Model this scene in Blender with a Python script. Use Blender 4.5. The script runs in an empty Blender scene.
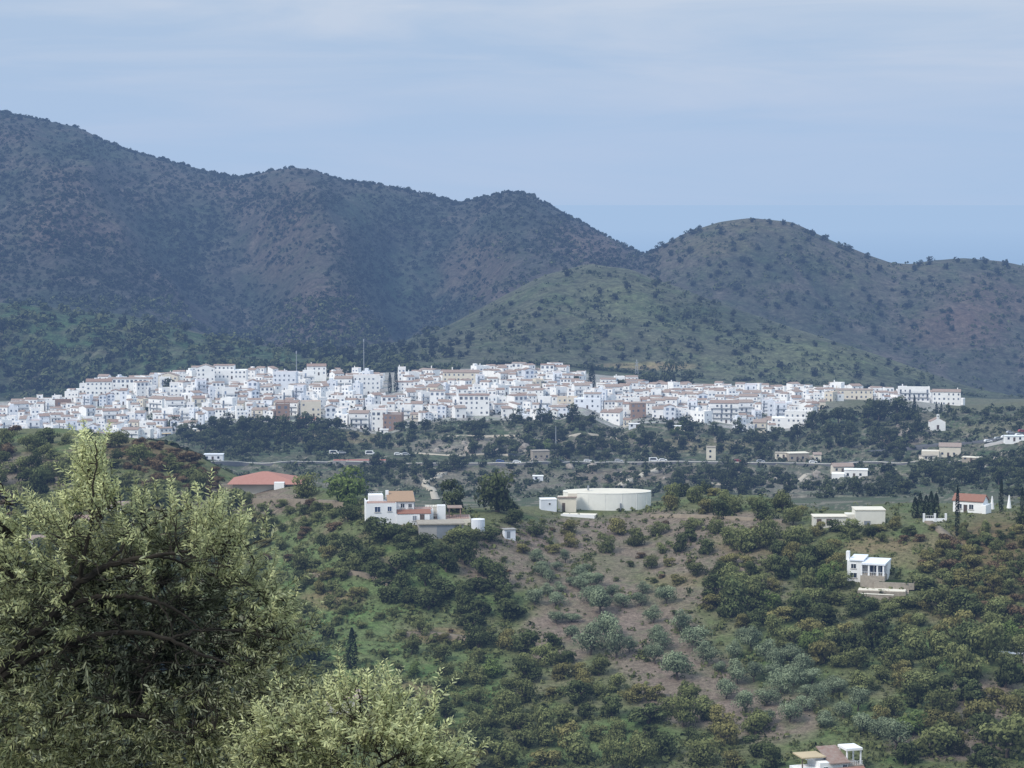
import bpy, math, random
import numpy as np
from mathutils import Vector, Matrix
R = math.radians
random.seed(7)
RNG = np.random.default_rng(11)
sc = bpy.context.scene
col = sc.collection

# ------------------------------------------------------------------ camera
F = 2409.0                      # focal length in photo pixels (24 degree lens)
TH = math.atan(184 / F)         # the lens looks slightly down to the sea horizon
ZC = 430.0                      # eye height above the sea
cd = bpy.data.cameras.new('camera'); cam = bpy.data.objects.new('camera', cd); col.objects.link(cam)
cd.sensor_width = 36; cd.lens = 36 * F / 1024
cd.clip_start = 0.3; cd.clip_end = 200000
cam.location = (0, 0, ZC); cam.rotation_euler = (math.pi / 2 - TH, 0, 0)
sc.camera = cam
CT, ST = math.cos(TH), math.sin(TH)

def slope(py):
    v = (384 - py) / F
    return (v * CT - ST) / (CT + v * ST)
def W(px, py, Y):
    u = (px - 512) / F; v = (384 - py) / F
    dy = CT + v * ST
    return np.array([u / dy * Y, Y, ZC + (v * CT - ST) / dy * Y])
def proj(p):
    x, y, z = p[0], p[1], p[2] - ZC
    dz = y * CT - z * ST; up = y * ST + z * CT
    return 512 + F * x / dz, 384 - F * up / dz

# ------------------------------------------------------------------ noise
_pr = np.random.default_rng(3); PERM = _pr.permutation(256); GA = _pr.random(256) * 2 * np.pi
GX, GY = np.cos(GA), np.sin(GA)
def pnoise(x, y, s=0):
    x = np.asarray(x, float) + s * 17.31; y = np.asarray(y, float) + s * 9.77
    xi = np.floor(x).astype(int); yi = np.floor(y).astype(int)
    fx = x - xi; fy = y - yi
    u = fx * fx * fx * (fx * (fx * 6 - 15) + 10); v = fy * fy * fy * (fy * (fy * 6 - 15) + 10)
    def g(a, b, dx, dy):
        h = PERM[(PERM[a & 255] + b) & 255]
        return GX[h] * dx + GY[h] * dy
    n00 = g(xi, yi, fx, fy); n10 = g(xi + 1, yi, fx - 1, fy)
    n01 = g(xi, yi + 1, fx, fy - 1); n11 = g(xi + 1, yi + 1, fx - 1, fy - 1)
    return ((n00 * (1 - u) + n10 * u) * (1 - v) + (n01 * (1 - u) + n11 * u) * v) * 1.5
def fbm(x, y, o=4, s=0):
    t = 0; a = 1; w = 0
    for i in range(o):
        t = t + a * pnoise(x * 2 ** i, y * 2 ** i, s + i); w += a; a *= .5
    return t / w
def ridged(x, y, o=4, s=0):
    t = 0; a = 1; w = 0
    for i in range(o):
        t = t + a * (1 - 2 * np.abs(pnoise(x * 2 ** i, y * 2 ** i, s + i))); w += a; a *= .5
    return t / w

# ------------------------------------------------------------------ terrain: contour lines of the land
C = np.arange(-330., 1355., 2.)                # bearing of each column
def line(pts, dconst=None):
    a = np.array([p[0] for p in pts], float); py = np.array([p[1] for p in pts], float)
    d = np.array([(p[2] if len(p) > 2 else np.nan) for p in pts], float)
    if dconst: d[:] = dconst
    ok = ~np.isnan(d)
    pyc = np.interp(C, a, py); dc = np.interp(C, a[ok], d[ok])
    k = np.array([1, 2, 3, 2, 1.]); k /= k.sum()
    for _ in range(2):
        pyc = np.convolve(np.pad(pyc, 2, 'edge'), k, 'valid')
    for _ in range(6):
        dc = np.convolve(np.pad(dc, 2, 'edge'), k, 'valid')
    return dc, ZC + dc * slope(pyc)
def flat(d, z):
    return np.full(C.shape, float(d)), np.full(C.shape, ZC + z)
L = []
L.append(flat(2, -1.7)); L.append(flat(22, -6.8)); L.append(flat(70, -30)); L.append(flat(200, -78))
L.append(flat(330, -104))
L.append(line([(-300, 800, 430), (200, 815, 430), (500, 812, 425), (800, 815, 415), (1100, 800, 420)]))
L.append(line([(-300, 640, 545), (200, 650, 535), (500, 645, 530), (800, 650, 515), (1100, 650, 510)]))
crest = [(-300, 420, 780), (0, 431, 745), (60, 431, 740), (100, 436, 725), (150, 443), (190, 456, 705), (235, 480, 690), (300, 488, 650), (350, 497, 615), (400, 512, 600),
         (450, 516, 600), (500, 512, 615), (560, 511, 640), (640, 508, 650), (700, 499, 640), (760, 499, 630), (800, 510, 620), (850, 522, 600), (920, 517, 600), (1000, 522, 590), (1300, 530, 580)]
L.append(line(crest))
d7, z7 = L[-1]
w = np.clip((C - 820) / 60, 0, 1)
L.append((d7 * 0 + (d7 + 60) * (1 - w) + 790 * w, (z7 - 7) * (1 - w) + (ZC + 790 * slope(509)) * w))
L.append(line([(-300, 505), (400, 500), (700, 503), (900, 498), (1024, 492), (1300, 480)], 960))
L.append(line([(-300, 490), (300, 486), (400, 488), (700, 489), (860, 484), (960, 474), (1024, 468), (1300, 450)], 1130))
L.append(line([(-300, 462), (800, 463), (880, 460), (950, 455), (1024, 441), (1300, 430)], 1260))
base = [(-300, 440), (0, 440), (100, 440), (150, 440), (170, 434), (195, 428), (230, 424), (300, 425), (345, 428), (370, 434), (390, 434), (410, 426), (440, 421), (512, 420), (560, 420), (583, 414), (600, 422), (620, 430), (640, 423),
        (700, 423), (740, 430), (770, 432), (800, 430), (822, 414), (850, 413), (880, 414), (920, 411), (960, 412), (1024, 407), (1300, 400)]
L.append(line(base, 1400))
top = [(-300, 412), (0, 405), (60, 402), (90, 389), (200, 379), (330, 378), (370, 382), (440, 379), (500, 375), (560, 377), (600, 383), (650, 390), (700, 392), (770, 392), (850, 395), (920, 400), (965, 407), (1024, 404), (1300, 398)]
L.append(line(top, 1650))
L.append(line([(-300, 405), (0, 401), (60, 398), (100, 388), (180, 376), (250, 369), (400, 369), (500, 368), (560, 370), (650, 380), (800, 389), (900, 395), (1000, 399), (1300, 395)], 1800))
L.append(line([(-300, 285, 2100), (-100, 296), (0, 303, 2030), (60, 309), (130, 316), (200, 334), (260, 346), (330, 351, 2030), (400, 343, 2100), (450, 325), (500, 298, 2150), (545, 275), (590, 264, 2200),
               (630, 270), (680, 289, 2120), (740, 310), (800, 330), (860, 350, 2000), (920, 370), (980, 391), (1024, 404, 1930), (1300, 410, 1930)]))
d, z = L[-1]
pyt = np.interp(C, [-300, 0, 200, 330, 450, 560, 640, 700, 800, 900, 1024, 1300], [14, 12, 10, 8, 10, 14, 10, 8, 8, 8, 8, 8])
L.append((d + 190, z - pyt * 1.6 - 4 - 26 * np.clip((C - 610) / 60, 0, 1)))
ridge = [(-300, 70, 3350), (0, 112, 3300), (40, 120), (80, 128), (105, 141), (130, 151), (170, 161), (215, 173), (240, 178), (265, 174), (290, 170), (315, 173), (345, 182), (380, 184), (395, 188), (430, 195), (460, 203),
         (478, 199), (510, 192), (530, 195), (560, 212), (600, 233), (630, 248, 3050), (646, 254, 2900), (660, 246, 2740), (690, 231), (720, 222, 2650), (750, 218), (790, 222), (830, 240), (860, 252), (890, 263),
         (910, 264), (935, 260), (965, 258), (1000, 261), (1024, 266), (1100, 262, 2700), (1300, 280)]
L.append(line(ridge))
d, z = L[-1]
L.append((d + 350, z - 95)); L.append((d + 1500, z * 0 + 60)); L.append((d + 2600, z * 0 - 30))
LD = np.array([l[0] for l in L]); LZ = np.array([l[1] for l in L])
K = len(L)
hh = np.diff(LD, axis=0); de = np.diff(LZ, axis=0) / hh
assert hh.min() > 5, hh.min()
M = np.zeros_like(LZ); M[0] = de[0]; M[-1] = de[-1]
same = de[:-1] * de[1:] > 0
M[1:-1] = np.where(same, 2 * de[:-1] * de[1:] / np.where(same, de[:-1] + de[1:], 1), 0)
NR = [3, 5, 8, 8, 16, 110, 110, 10, 12, 30, 40, 50, 60, 14, 110, 10, 240, 6, 8, 4]
def seg(k, t):
    a, b = 2 * t ** 3 - 3 * t ** 2 + 1, t ** 3 - 2 * t ** 2 + t
    c_, e = -2 * t ** 3 + 3 * t ** 2, t ** 3 - t ** 2
    return LD[k] + hh[k] * t, a * LZ[k] + b * hh[k] * M[k] + c_ * LZ[k + 1] + e * hh[k] * M[k + 1]
# index of the main lines
I_CREST, I_BASE, I_TOP, I_FOOT, I_DIP, I_RIDGE = 7, 12, 13, 15, 16, 17
rowsD, rowsZ, rowK = [], [], []
U = (C - 512) / F
for k in range(K - 1):
    for i in range(NR[k]):
        t = i / NR[k]; dd, zz = seg(k, t)
        x = U * dd; y = dd
        s = k + t
        if k < 4: amp = .25 * fbm(x / 6, y / 6, 3)
        elif k < 7:
            amp = 1.5 * fbm(x / 45, y / 45, 4, 2) * min(1, (s - 4) * 1) * (1 if s < 6.4 else max(.15, (7 - s) / .6))
            amp = amp + 3.2 * fbm(x / 110, y / 130, 2, 9) * math.sin(math.pi * (s - 4) / 3) ** 2
            ph = (y + 9 * fbm(x / 50, y / 50, 2, 73)) / 13; fr_ = ph - np.floor(ph); amp = amp + .9 * (.5 - fr_) * np.clip(fr_ / .15, 0, 1) * np.clip((s - 5.5) * 2, 0, 1) * np.clip((6.9 - s) * 5, 0, 1) * np.clip(.6 + np.where(C < 480, .4, -.35), 0, 1)
        elif k < 9: amp = .3 * fbm(x / 30, y / 30, 3, 2)
        elif k < 12:
            ph = (y + 16 * fbm(x / 90, y / 90, 2, 71)) / (26 + 8 * fbm(x / 200, y / 200, 2, 72)); fr_ = ph - np.floor(ph)
            amp = 1.5 * (.5 - fr_) * np.clip(fr_ / .1, 0, 1) * min(1, (s - 9) * 3) * min(1, (12 - s) * 3) + (3.2 * fbm(x / 60, y / 60, 4, 5) + 1.6 * ridged(x / 35, y / 35, 3, 8)) * min(1, (s - 9) * 2) * min(1, (12 - s) * 3)
        elif k < 14: amp = .7 * fbm(x / 40, y / 40, 3, 6)
        elif k == 14: amp = (7 * ridged(x / 150, y / 210, 4, 1) + 2.5 * fbm(x / 30, y / 30, 3, 4)) * math.sin(math.pi * t) ** .7
        elif k == 15: amp = 2 * fbm(x / 60, y / 60, 3, 4)
        elif k == 16:
            e = max(0, math.sin(math.pi * min(1, t * 1.03)))
            left = np.clip((650 - C) / 60, 0, 1)
            amp = (40 * (ridged((x + y * .25) / 250, (y - x * .3) / 620, 5, 3) - .4) + 6 * fbm(x / 50, y / 50, 3, 4)) * e * (.55 + .45 * left)
            # the broad spurs and hollows of the big mountain
            amp = amp + left * math.sin(math.pi * t ** .72) ** 1.6 * 42 * (np.exp(-((C - 300 - 40 * (1 - t)) / 55) ** 2) - np.exp(-((C - 185 - 60 * (1 - t)) / 60) ** 2) - .8 * np.exp(-((C - 410) / 45) ** 2) + .7 * np.exp(-((C - 60) / 60) ** 2) + .6 * np.exp(-((C - 510) / 40) ** 2))
            amp = amp + .8 * fbm(x / 40, y / 40, 3, 4)
        else: amp = 2 * fbm(x / 60, y / 60, 3, 4)
        rowsD.append(dd); rowsZ.append(zz + amp); rowK.append(s)
rowsD.append(LD[-1]); rowsZ.append(LZ[-1]); rowK.append(K - 1.)
RD = np.array(rowsD); RZ = np.array(rowsZ); RK = np.array(rowK)
# lookup table
DG = np.exp(np.linspace(math.log(2), math.log(5800), 2600))
HT = np.empty((len(C), len(DG)))
for j in range(len(C)):
    HT[j] = np.interp(DG, RD[:, j], RZ[:, j])
def H(x, y):
    x = np.asarray(x, float); y = np.maximum(np.asarray(y, float), 2.01)
    cj = np.clip((x / y * F + 512 - C[0]) / 2., 0, len(C) - 1.001)
    di = np.clip((np.log(y) - math.log(2)) / (math.log(5800) - math.log(2)) * (len(DG) - 1), 0, len(DG) - 1.001)
    a = cj.astype(int); b = di.astype(int); u = cj - a; v = di - b
    return (HT[a, b] * (1 - u) + HT[a + 1, b] * u) * (1 - v) + (HT[a, b + 1] * (1 - u) + HT[a + 1, b + 1] * u) * v
def hit(px, py, dmin=60, dmax=5000):
    """where the sight line of a photo point meets the land"""
    px = np.atleast_1d(np.asarray(px, float)); py = np.atleast_1d(np.asarray(py, float))
    u = (px - 512) / F; v = (384 - py) / F; dy = CT + v * ST
    ax = u / dy; az = (v * CT - ST) / dy
    out = np.full((len(px), 3), np.nan); Y = np.exp(np.linspace(math.log(dmin), math.log(dmax), 1500))
    found = np.zeros(len(px), bool)
    for i in range(1, len(Y)):
        y = Y[i]; below = (ZC + az * y < H(ax * y, y + 0 * ax)) & ~found
        if below.any():
            lo = np.full(below.sum(), Y[i - 1]); hi = np.full(below.sum(), y)
            A, Z_ = ax[below], az[below]
            for _ in range(12):
                m = (lo + hi) / 2; b = ZC + Z_ * m < H(A * m, m)
                hi = np.where(b, m, hi); lo = np.where(b, lo, m)
            out[below] = np.stack([A * hi, hi, H(A * hi, hi)], 1); found |= below
    return out
def hit1(px, py, dmin=60, dmax=5000):
    return hit([px], [py], dmin, dmax)[0]
def at(px, Y):
    """ground point in the direction of a photo column at a distance"""
    x = (px - 512) / F * Y
    return np.array([x, Y, float(H(x, Y))])

# ------------------------------------------------------------------ materials
MATS = {}
def newmat(name):
    m = bpy.data.materials.new(name); m.use_nodes = True
    n = m.node_tree; n.nodes.clear(); MATS[name] = m
    return m, n
class N:
    def __init__(s, nt): s.t = nt
    def __call__(s, typ, **kw):
        n = s.t.nodes.new(typ)
        for k, v in kw.items():
            if k in ('operation', 'data_type', 'blend_type', 'attribute_name', 'attribute_type', 'wave_type', 'feature', 'sky_type', 'bands_direction', 'distance'): setattr(n, k, v)
        return n
    def l(s, a, b): s.t.links.new(a, b)
def mixc(g, f, a, b, mode='MIX'):
    n = g('ShaderNodeMix', data_type='RGBA', blend_type=mode)
    for sock, v in ((n.inputs[0], f), (n.inputs[6], a), (n.inputs[7], b)):
        if isinstance(v, (int, float)): sock.default_value = v
        elif isinstance(v, tuple): sock.default_value = (*v, 1)
        else: g.l(v, sock)
    return n.outputs[2]
def noise(g, scale, detail=4, rough=.6, vec=None, dist=0):
    n = g('ShaderNodeTexNoise'); n.inputs['Scale'].default_value = scale; n.inputs['Detail'].default_value = detail
    n.inputs['Roughness'].default_value = rough; n.inputs['Distortion'].default_value = dist
    if vec: g.l(vec, n.inputs['Vector'])
    return n.outputs['Fac']
def mapr(g, v, a, b, c_, d_):
    n = g('ShaderNodeMapRange'); g.l(v, n.inputs[0])
    for i, q in enumerate((a, b, c_, d_)): n.inputs[i + 1].default_value = q
    return n.outputs[0]
def surf(g, colr, rough=.85, bump=None, bs=.3, bd=.1, spec=.2, metal=0):
    p = g('ShaderNodeBsdfPrincipled'); o = g('ShaderNodeOutputMaterial')
    if isinstance(colr, tuple): p.inputs['Base Color'].default_value = (*colr, 1)
    else: g.l(colr, p.inputs['Base Color'])
    p.inputs['Roughness'].default_value = rough; p.inputs['Specular IOR Level'].default_value = spec; p.inputs['Metallic'].default_value = metal
    if bump is not None:
        b = g('ShaderNodeBump'); b.inputs['Strength'].default_value = bs; b.inputs['Distance'].default_value = bd
        g.l(bump, b.inputs['Height']); g.l(b.outputs[0], p.inputs['Normal'])
    g.l(p.outputs[0], o.inputs[0]); return p
def land_mat(name, s1, s2, bd, lo=.55, hi=1.45):
    m, nt = newmat(name); g = N(nt)
    pos = g('ShaderNodeNewGeometry').outputs['Position']
    a = g('ShaderNodeAttribute', attribute_name='tint').outputs['Color']
    n1 = noise(g, s1, 6, .68, pos); n2 = noise(g, s2, 4, .6, pos, .5)
    n3 = noise(g, s1 * 3.3, 3, .7, pos); k1a = g('ShaderNodeMath', operation='MULTIPLY'); g.l(mapr(g, n1, .3, .7, lo, hi), k1a.inputs[0]); g.l(mapr(g, n3, .35, .65, .72, 1.3), k1a.inputs[1]); k1 = k1a.outputs[0]
    v = g('ShaderNodeVectorMath', operation='SCALE'); g.l(a, v.inputs[0]); g.l(k1, v.inputs['Scale'])
    c2 = mixc(g, mapr(g, n2, .5, .68, 0, .5), v.outputs[0], (.6, .9, .55), 'MULTIPLY')
    surf(g, c2, .95, n1, .6, bd, .1)
    return m
land_mat('hill_near', .9, .16, .5); land_mat('hill_mid', .35, .08, 1.2, .45, 1.5); land_mat('hill_far', .12, .03, 4, .45, 1.55)
def plain(name, c_, var=.12, scale=.8, rough=.85, spec=.2, bd=.02, metal=0):
    m, nt = newmat(name); g = N(nt)
    pos = g('ShaderNodeNewGeometry').outputs['Position']
    n = noise(g, scale, 5, .65, pos)
    k = mapr(g, n, .25, .75, 1 - var, 1 + var)
    oi = g('ShaderNodeObjectInfo').outputs['Random']
    k2 = g('ShaderNodeMath', operation='MULTIPLY'); g.l(k, k2.inputs[0]); g.l(mapr(g, oi, 0, 1, 1 - var * .8, 1 + var * .5), k2.inputs[1])
    v = g('ShaderNodeVectorMath', operation='SCALE'); v.inputs[0].default_value = c_; g.l(k2.outputs[0], v.inputs['Scale'])
    surf(g, v.outputs[0], rough, n, .3, bd, spec, metal); return m
plain('whitewash', (.82, .82, .83), .08, .35)
plain('cool_white', (.70, .73, .80), .1, .4)
plain('window_dark', (.15, .17, .22), .65, 3, .4)
plain('window_blue', (.18, .22, .31), .65, 3, .4)
plain('cream_wall', (.66, .61, .52), .09, .5)
plain('ochre_wall', (.5, .4, .26), .1, .5)
plain('tank_white', (.74, .73, .69), .07, .5)
plain('tank_wall', (.66, .64, .58), .08, .6)
plain('brick_wall', (.27, .19, .155), .2, 2)
plain('stone', (.34, .30, .25), .25, 1.5, bd=.08)
plain('rock', (.26, .23, .20), .35, .6, bd=.4)
plain('concrete', (.33, .32, .31), .15, 1)
plain('grey_wall', (.20, .22, .25), .12, 1)
plain('pane', (.035, .045, .065), .4, 3, .25, .5)
plain('blue_pane', (.05, .08, .16), .4, 3, .25, .5)
plain('shutter', (.10, .075, .06), .3, 3, .6)
plain('track_soil', (.36, .32, .26), .2, .5)
plain('path_soil', (.19, .155, .115), .25, .5)
plain('asphalt', (.09, .09, .095), .15, 1)
plain('metal_grey', (.35, .37, .40), .1, 2, .5, .5, metal=.6)
plain('white_paint', (.78, .78, .8), .05, 2, .5)
plain('rubber', (.02, .02, .02), .1, 3, .8)
plain('bark', (.034, .028, .022), .3, 8, bd=.02)
plain('bark_far', (.09, .07, .055), .2, 2)
plain('pink_paving', (.36, .24, .20), .12, 1)
plain('red_court', (.30, .12, .09), .1, 1)
for nm, c_ in (('car_white', (.75, .76, .78)), ('car_dark', (.04, .045, .06)), ('car_silver', (.4, .42, .45)), ('car_red', (.3, .04, .03)), ('car_blue', (.06, .1, .25))):
    plain(nm, c_, .03, 1, .3, .5)
def tiles(name, c1, c2):
    m, nt = newmat(name); g = N(nt)
    tc = g('ShaderNodeTexCoord').outputs['Object']
    wv = g('ShaderNodeTexWave'); wv.bands_direction = 'X'; wv.inputs['Scale'].default_value = 1.4; wv.inputs['Distortion'].default_value = .4; g.l(tc, wv.inputs[0])
    n = noise(g, 1.3, 5, .7, g('ShaderNodeNewGeometry').outputs['Position'])
    oi = g('ShaderNodeObjectInfo').outputs['Random']
    f = g('ShaderNodeMath', operation='ADD'); g.l(mapr(g, n, .3, .7, -.2, .7), f.inputs[0]); g.l(mapr(g, oi, 0, 1, 0, .5), f.inputs[1]); f.use_clamp = True
    c_ = mixc(g, f.outputs[0], c1, c2); c_ = mixc(g, mapr(g, wv.outputs[0], 0, 1, .0, .4), c_, (.45, .4, .4), 'MULTIPLY')
    surf(g, c_, .9, wv.outputs[0], .5, .06, .1); return m
tiles('roof_tiles', (.27, .175, .14), (.35, .30, .265)); tiles('hall_tiles', (.38, .18, .14), (.42, .22, .18)); tiles('tan_tiles', (.40, .27, .18), (.36, .25, .17)); tiles('rust_tiles', (.29, .14, .10), (.30, .17, .13))
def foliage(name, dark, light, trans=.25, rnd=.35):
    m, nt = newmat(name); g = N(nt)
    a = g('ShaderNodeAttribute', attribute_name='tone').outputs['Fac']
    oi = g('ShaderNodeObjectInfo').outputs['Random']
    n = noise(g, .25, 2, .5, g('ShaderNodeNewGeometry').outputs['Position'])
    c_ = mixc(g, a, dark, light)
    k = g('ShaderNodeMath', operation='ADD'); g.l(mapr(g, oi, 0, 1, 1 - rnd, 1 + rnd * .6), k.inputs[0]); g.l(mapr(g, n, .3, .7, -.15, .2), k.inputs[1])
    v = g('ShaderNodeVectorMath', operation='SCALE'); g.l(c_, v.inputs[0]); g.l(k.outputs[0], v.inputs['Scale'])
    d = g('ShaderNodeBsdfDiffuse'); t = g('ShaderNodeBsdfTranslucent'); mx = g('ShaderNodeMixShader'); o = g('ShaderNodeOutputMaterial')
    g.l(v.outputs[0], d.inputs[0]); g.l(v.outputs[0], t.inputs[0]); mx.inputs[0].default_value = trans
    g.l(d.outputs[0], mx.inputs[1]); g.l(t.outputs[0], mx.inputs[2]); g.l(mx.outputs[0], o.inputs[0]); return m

# ------------------------------------------------------------------ objects
def mkmesh(name, V, Fq, mats, attr=None, aname='tone', smooth=False, midx=None):
    V = np.asarray(V, np.float32); Fq = np.asarray(Fq, np.int32)
    me = bpy.data.meshes.new(name); me.vertices.add(len(V)); me.vertices.foreach_set('co', V.ravel())
    nf, k = Fq.shape
    me.loops.add(nf * k); me.loops.foreach_set('vertex_index', Fq.ravel())
    me.polygons.add(nf); me.polygons.foreach_set('loop_start', np.arange(0, nf * k, k, dtype=np.int32)); me.polygons.foreach_set('loop_total', np.full(nf, k, np.int32))
    if smooth: me.polygons.foreach_set('use_smooth', np.ones(nf, bool))
    for m in (mats if isinstance(mats, (list, tuple)) else [mats]): me.materials.append(MATS[m])
    if midx is not None: me.polygons.foreach_set('material_index', np.asarray(midx, np.int32))
    me.update(calc_edges=True)
    if attr is not None:
        attr = np.asarray(attr, np.float32)
        if attr.ndim == 1:
            at_ = me.attributes.new(aname, 'FLOAT', 'POINT'); at_.data.foreach_set('value', attr)
        else:
            at_ = me.attributes.new(aname, 'FLOAT_COLOR', 'POINT'); at_.data.foreach_set('color', np.c_[attr, np.ones(len(attr))].astype(np.float32).ravel())
    return me
def ob(name, me, parent=None, loc=None, rz=0, sc_=None):
    o = bpy.data.objects.new(name, me); col.objects.link(o)
    if parent: o.parent = parent
    if loc is not None: o.location = [float(q) for q in loc]
    if rz: o.rotation_euler = (0, 0, rz)
    if sc_ is not None: o.scale = sc_ if hasattr(sc_, '__len__') else (sc_,) * 3
    return o
def tag(o, label=None, cat=None, group=None, kind=None):
    if label: o['label'] = label
    if cat: o['category'] = cat
    if group: o['group'] = group
    if kind: o['kind'] = kind
    return o
class MB:
    """collects boxes, prisms and tubes and links them as ONE mesh"""
    def __init__(s): s.v = []; s.f = []
    def add(s, vs, fs):
        n = len(s.v); s.v += [tuple(float(q) for q in p) for p in vs]; s.f += [tuple(n + i for i in f) for f in fs]; return s
    def box(s, x0, x1, y0, y1, z0, z1):
        return s.add([(x0, y0, z0), (x1, y0, z0), (x1, y1, z0), (x0, y1, z0), (x0, y0, z1), (x1, y0, z1), (x1, y1, z1), (x0, y1, z1)],
                     [(0, 3, 2, 1), (4, 5, 6, 7), (0, 1, 5, 4), (1, 2, 6, 5), (2, 3, 7, 6), (3, 0, 4, 7)])
    def prism(s, prof, x0, x1, axis='x'):
        n = len(prof)
        a = [(x0, p[0], p[1]) if axis == 'x' else (p[0], x0, p[1]) for p in prof]
        b = [(x1, p[0], p[1]) if axis == 'x' else (p[0], x1, p[1]) for p in prof]
        f = [tuple(range(n)), tuple(range(2 * n - 1, n - 1, -1))] + [(i, n + i, n + (i + 1) % n, (i + 1) % n) for i in range(n)]
        return s.add(a + b, f)
    def tube(s, pts, rad, n=6):
        pts = [Vector(p) for p in pts]; m = len(pts); vs = []
        for i, p in enumerate(pts):
            t = (pts[min(i + 1, m - 1)] - pts[max(i - 1, 0)]).normalized()
            a = t.cross(Vector((.3, .2, .93))); a = a.normalized() if a.length > 1e-4 else Vector((1, 0, 0)); b = t.cross(a)
            r = rad[i] if hasattr(rad, '__len__') else rad
            vs += [p + (a * math.cos(2 * math.pi * k / n) + b * math.sin(2 * math.pi * k / n)) * r for k in range(n)]
        f = [(i * n + k, i * n + (k + 1) % n, (i + 1) * n + (k + 1) % n, (i + 1) * n + k) for i in range(m - 1) for k in range(n)]
        f += [tuple(range(n))[::-1], tuple((m - 1) * n + k for k in range(n))]
        return s.add(vs, f)
    def cyl(s, x, y, r, z0, z1, n=24, r2=None):
        r2 = r if r2 is None else r2
        vs = [(x + r * math.cos(2 * math.pi * k / n), y + r * math.sin(2 * math.pi * k / n), z0) for k in range(n)] + [(x + r2 * math.cos(2 * math.pi * k / n), y + r2 * math.sin(2 * math.pi * k / n), z1) for k in range(n)]
        return s.add(vs, [(k, (k + 1) % n, n + (k + 1) % n, n + k) for k in range(n)] + [tuple(range(n))[::-1], tuple(range(n, 2 * n))])
    def mesh(s, name, mat):
        me = bpy.data.meshes.new(name); me.from_pydata(s.v, [], s.f); me.materials.append(MATS[mat]); me.update(); return me
    def build(s, name, mat, parent=None, loc=None, rz=0):
        return ob(name, s.mesh(name, mat), parent, loc, rz)
def B(*a): return MB().box(*a)
def copy_tree(o, parent=None):
    c = o.copy(); col.objects.link(c)
    for k in ('label',):
        if k in c and parent is None: del c[k]
    if parent: c.parent = parent
    for ch in KIDS.get(o.name, []): copy_tree_child(ch, c)
    return c
KIDS = {}
def copy_tree_child(ch, par):
    d_ = ch.copy(); col.objects.link(d_); d_.parent = par
    for g in KIDS.get(ch.name, []): copy_tree_child(g, d_)
def register(o):
    ks = [c_ for c_ in bpy.data.objects if c_.parent == o]
    KIDS[o.name] = ks
    for k in ks: register(k)

# ------------------------------------------------------------------ labels
LBL = []       # (object, text, px, py)
def rel(px, py, marks, near=28):
    best = min(marks, key=lambda m: ((m[0] - px) ** 2 + ((m[1] - py) * 1.3) ** 2) / m[3] ** 2 if len(m) > 3 else (m[0] - px) ** 2 + ((m[1] - py) * 1.3) ** 2)
    dx, dy = px - best[0], py - best[1]; dd = math.hypot(dx, dy)
    how = 'just ' if dd < near else ('well ' if dd > near * 3 else '')
    if abs(dx) > 1.1 * abs(dy): w_ = ('right of' if dx > 0 else 'left of')
    else: w_ = ('below' if dy > 0 else 'above')
    return f'{how}{w_} {best[2]}'
def lab(o, text, px, py): LBL.append((o, text, px, py))
ORD = 'second third fourth fifth sixth seventh eighth ninth tenth eleventh twelfth'.split()
def finish_labels():
    bk = {}
    for e in LBL: bk.setdefault(e[1], []).append(e)
    for t, es in bk.items():
        es.sort(key=lambda e: e[2])
        for i, e in enumerate(es):
            n = len(es); s = t
            if 1 < n:
                if i == 0: s = t + ', leftmost such'
                elif i == n - 1: s = t + ', rightmost such'
                elif i - 1 < len(ORD): s = t + f', {ORD[i-1]} from left'
            e[0]['label'] = s
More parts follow.
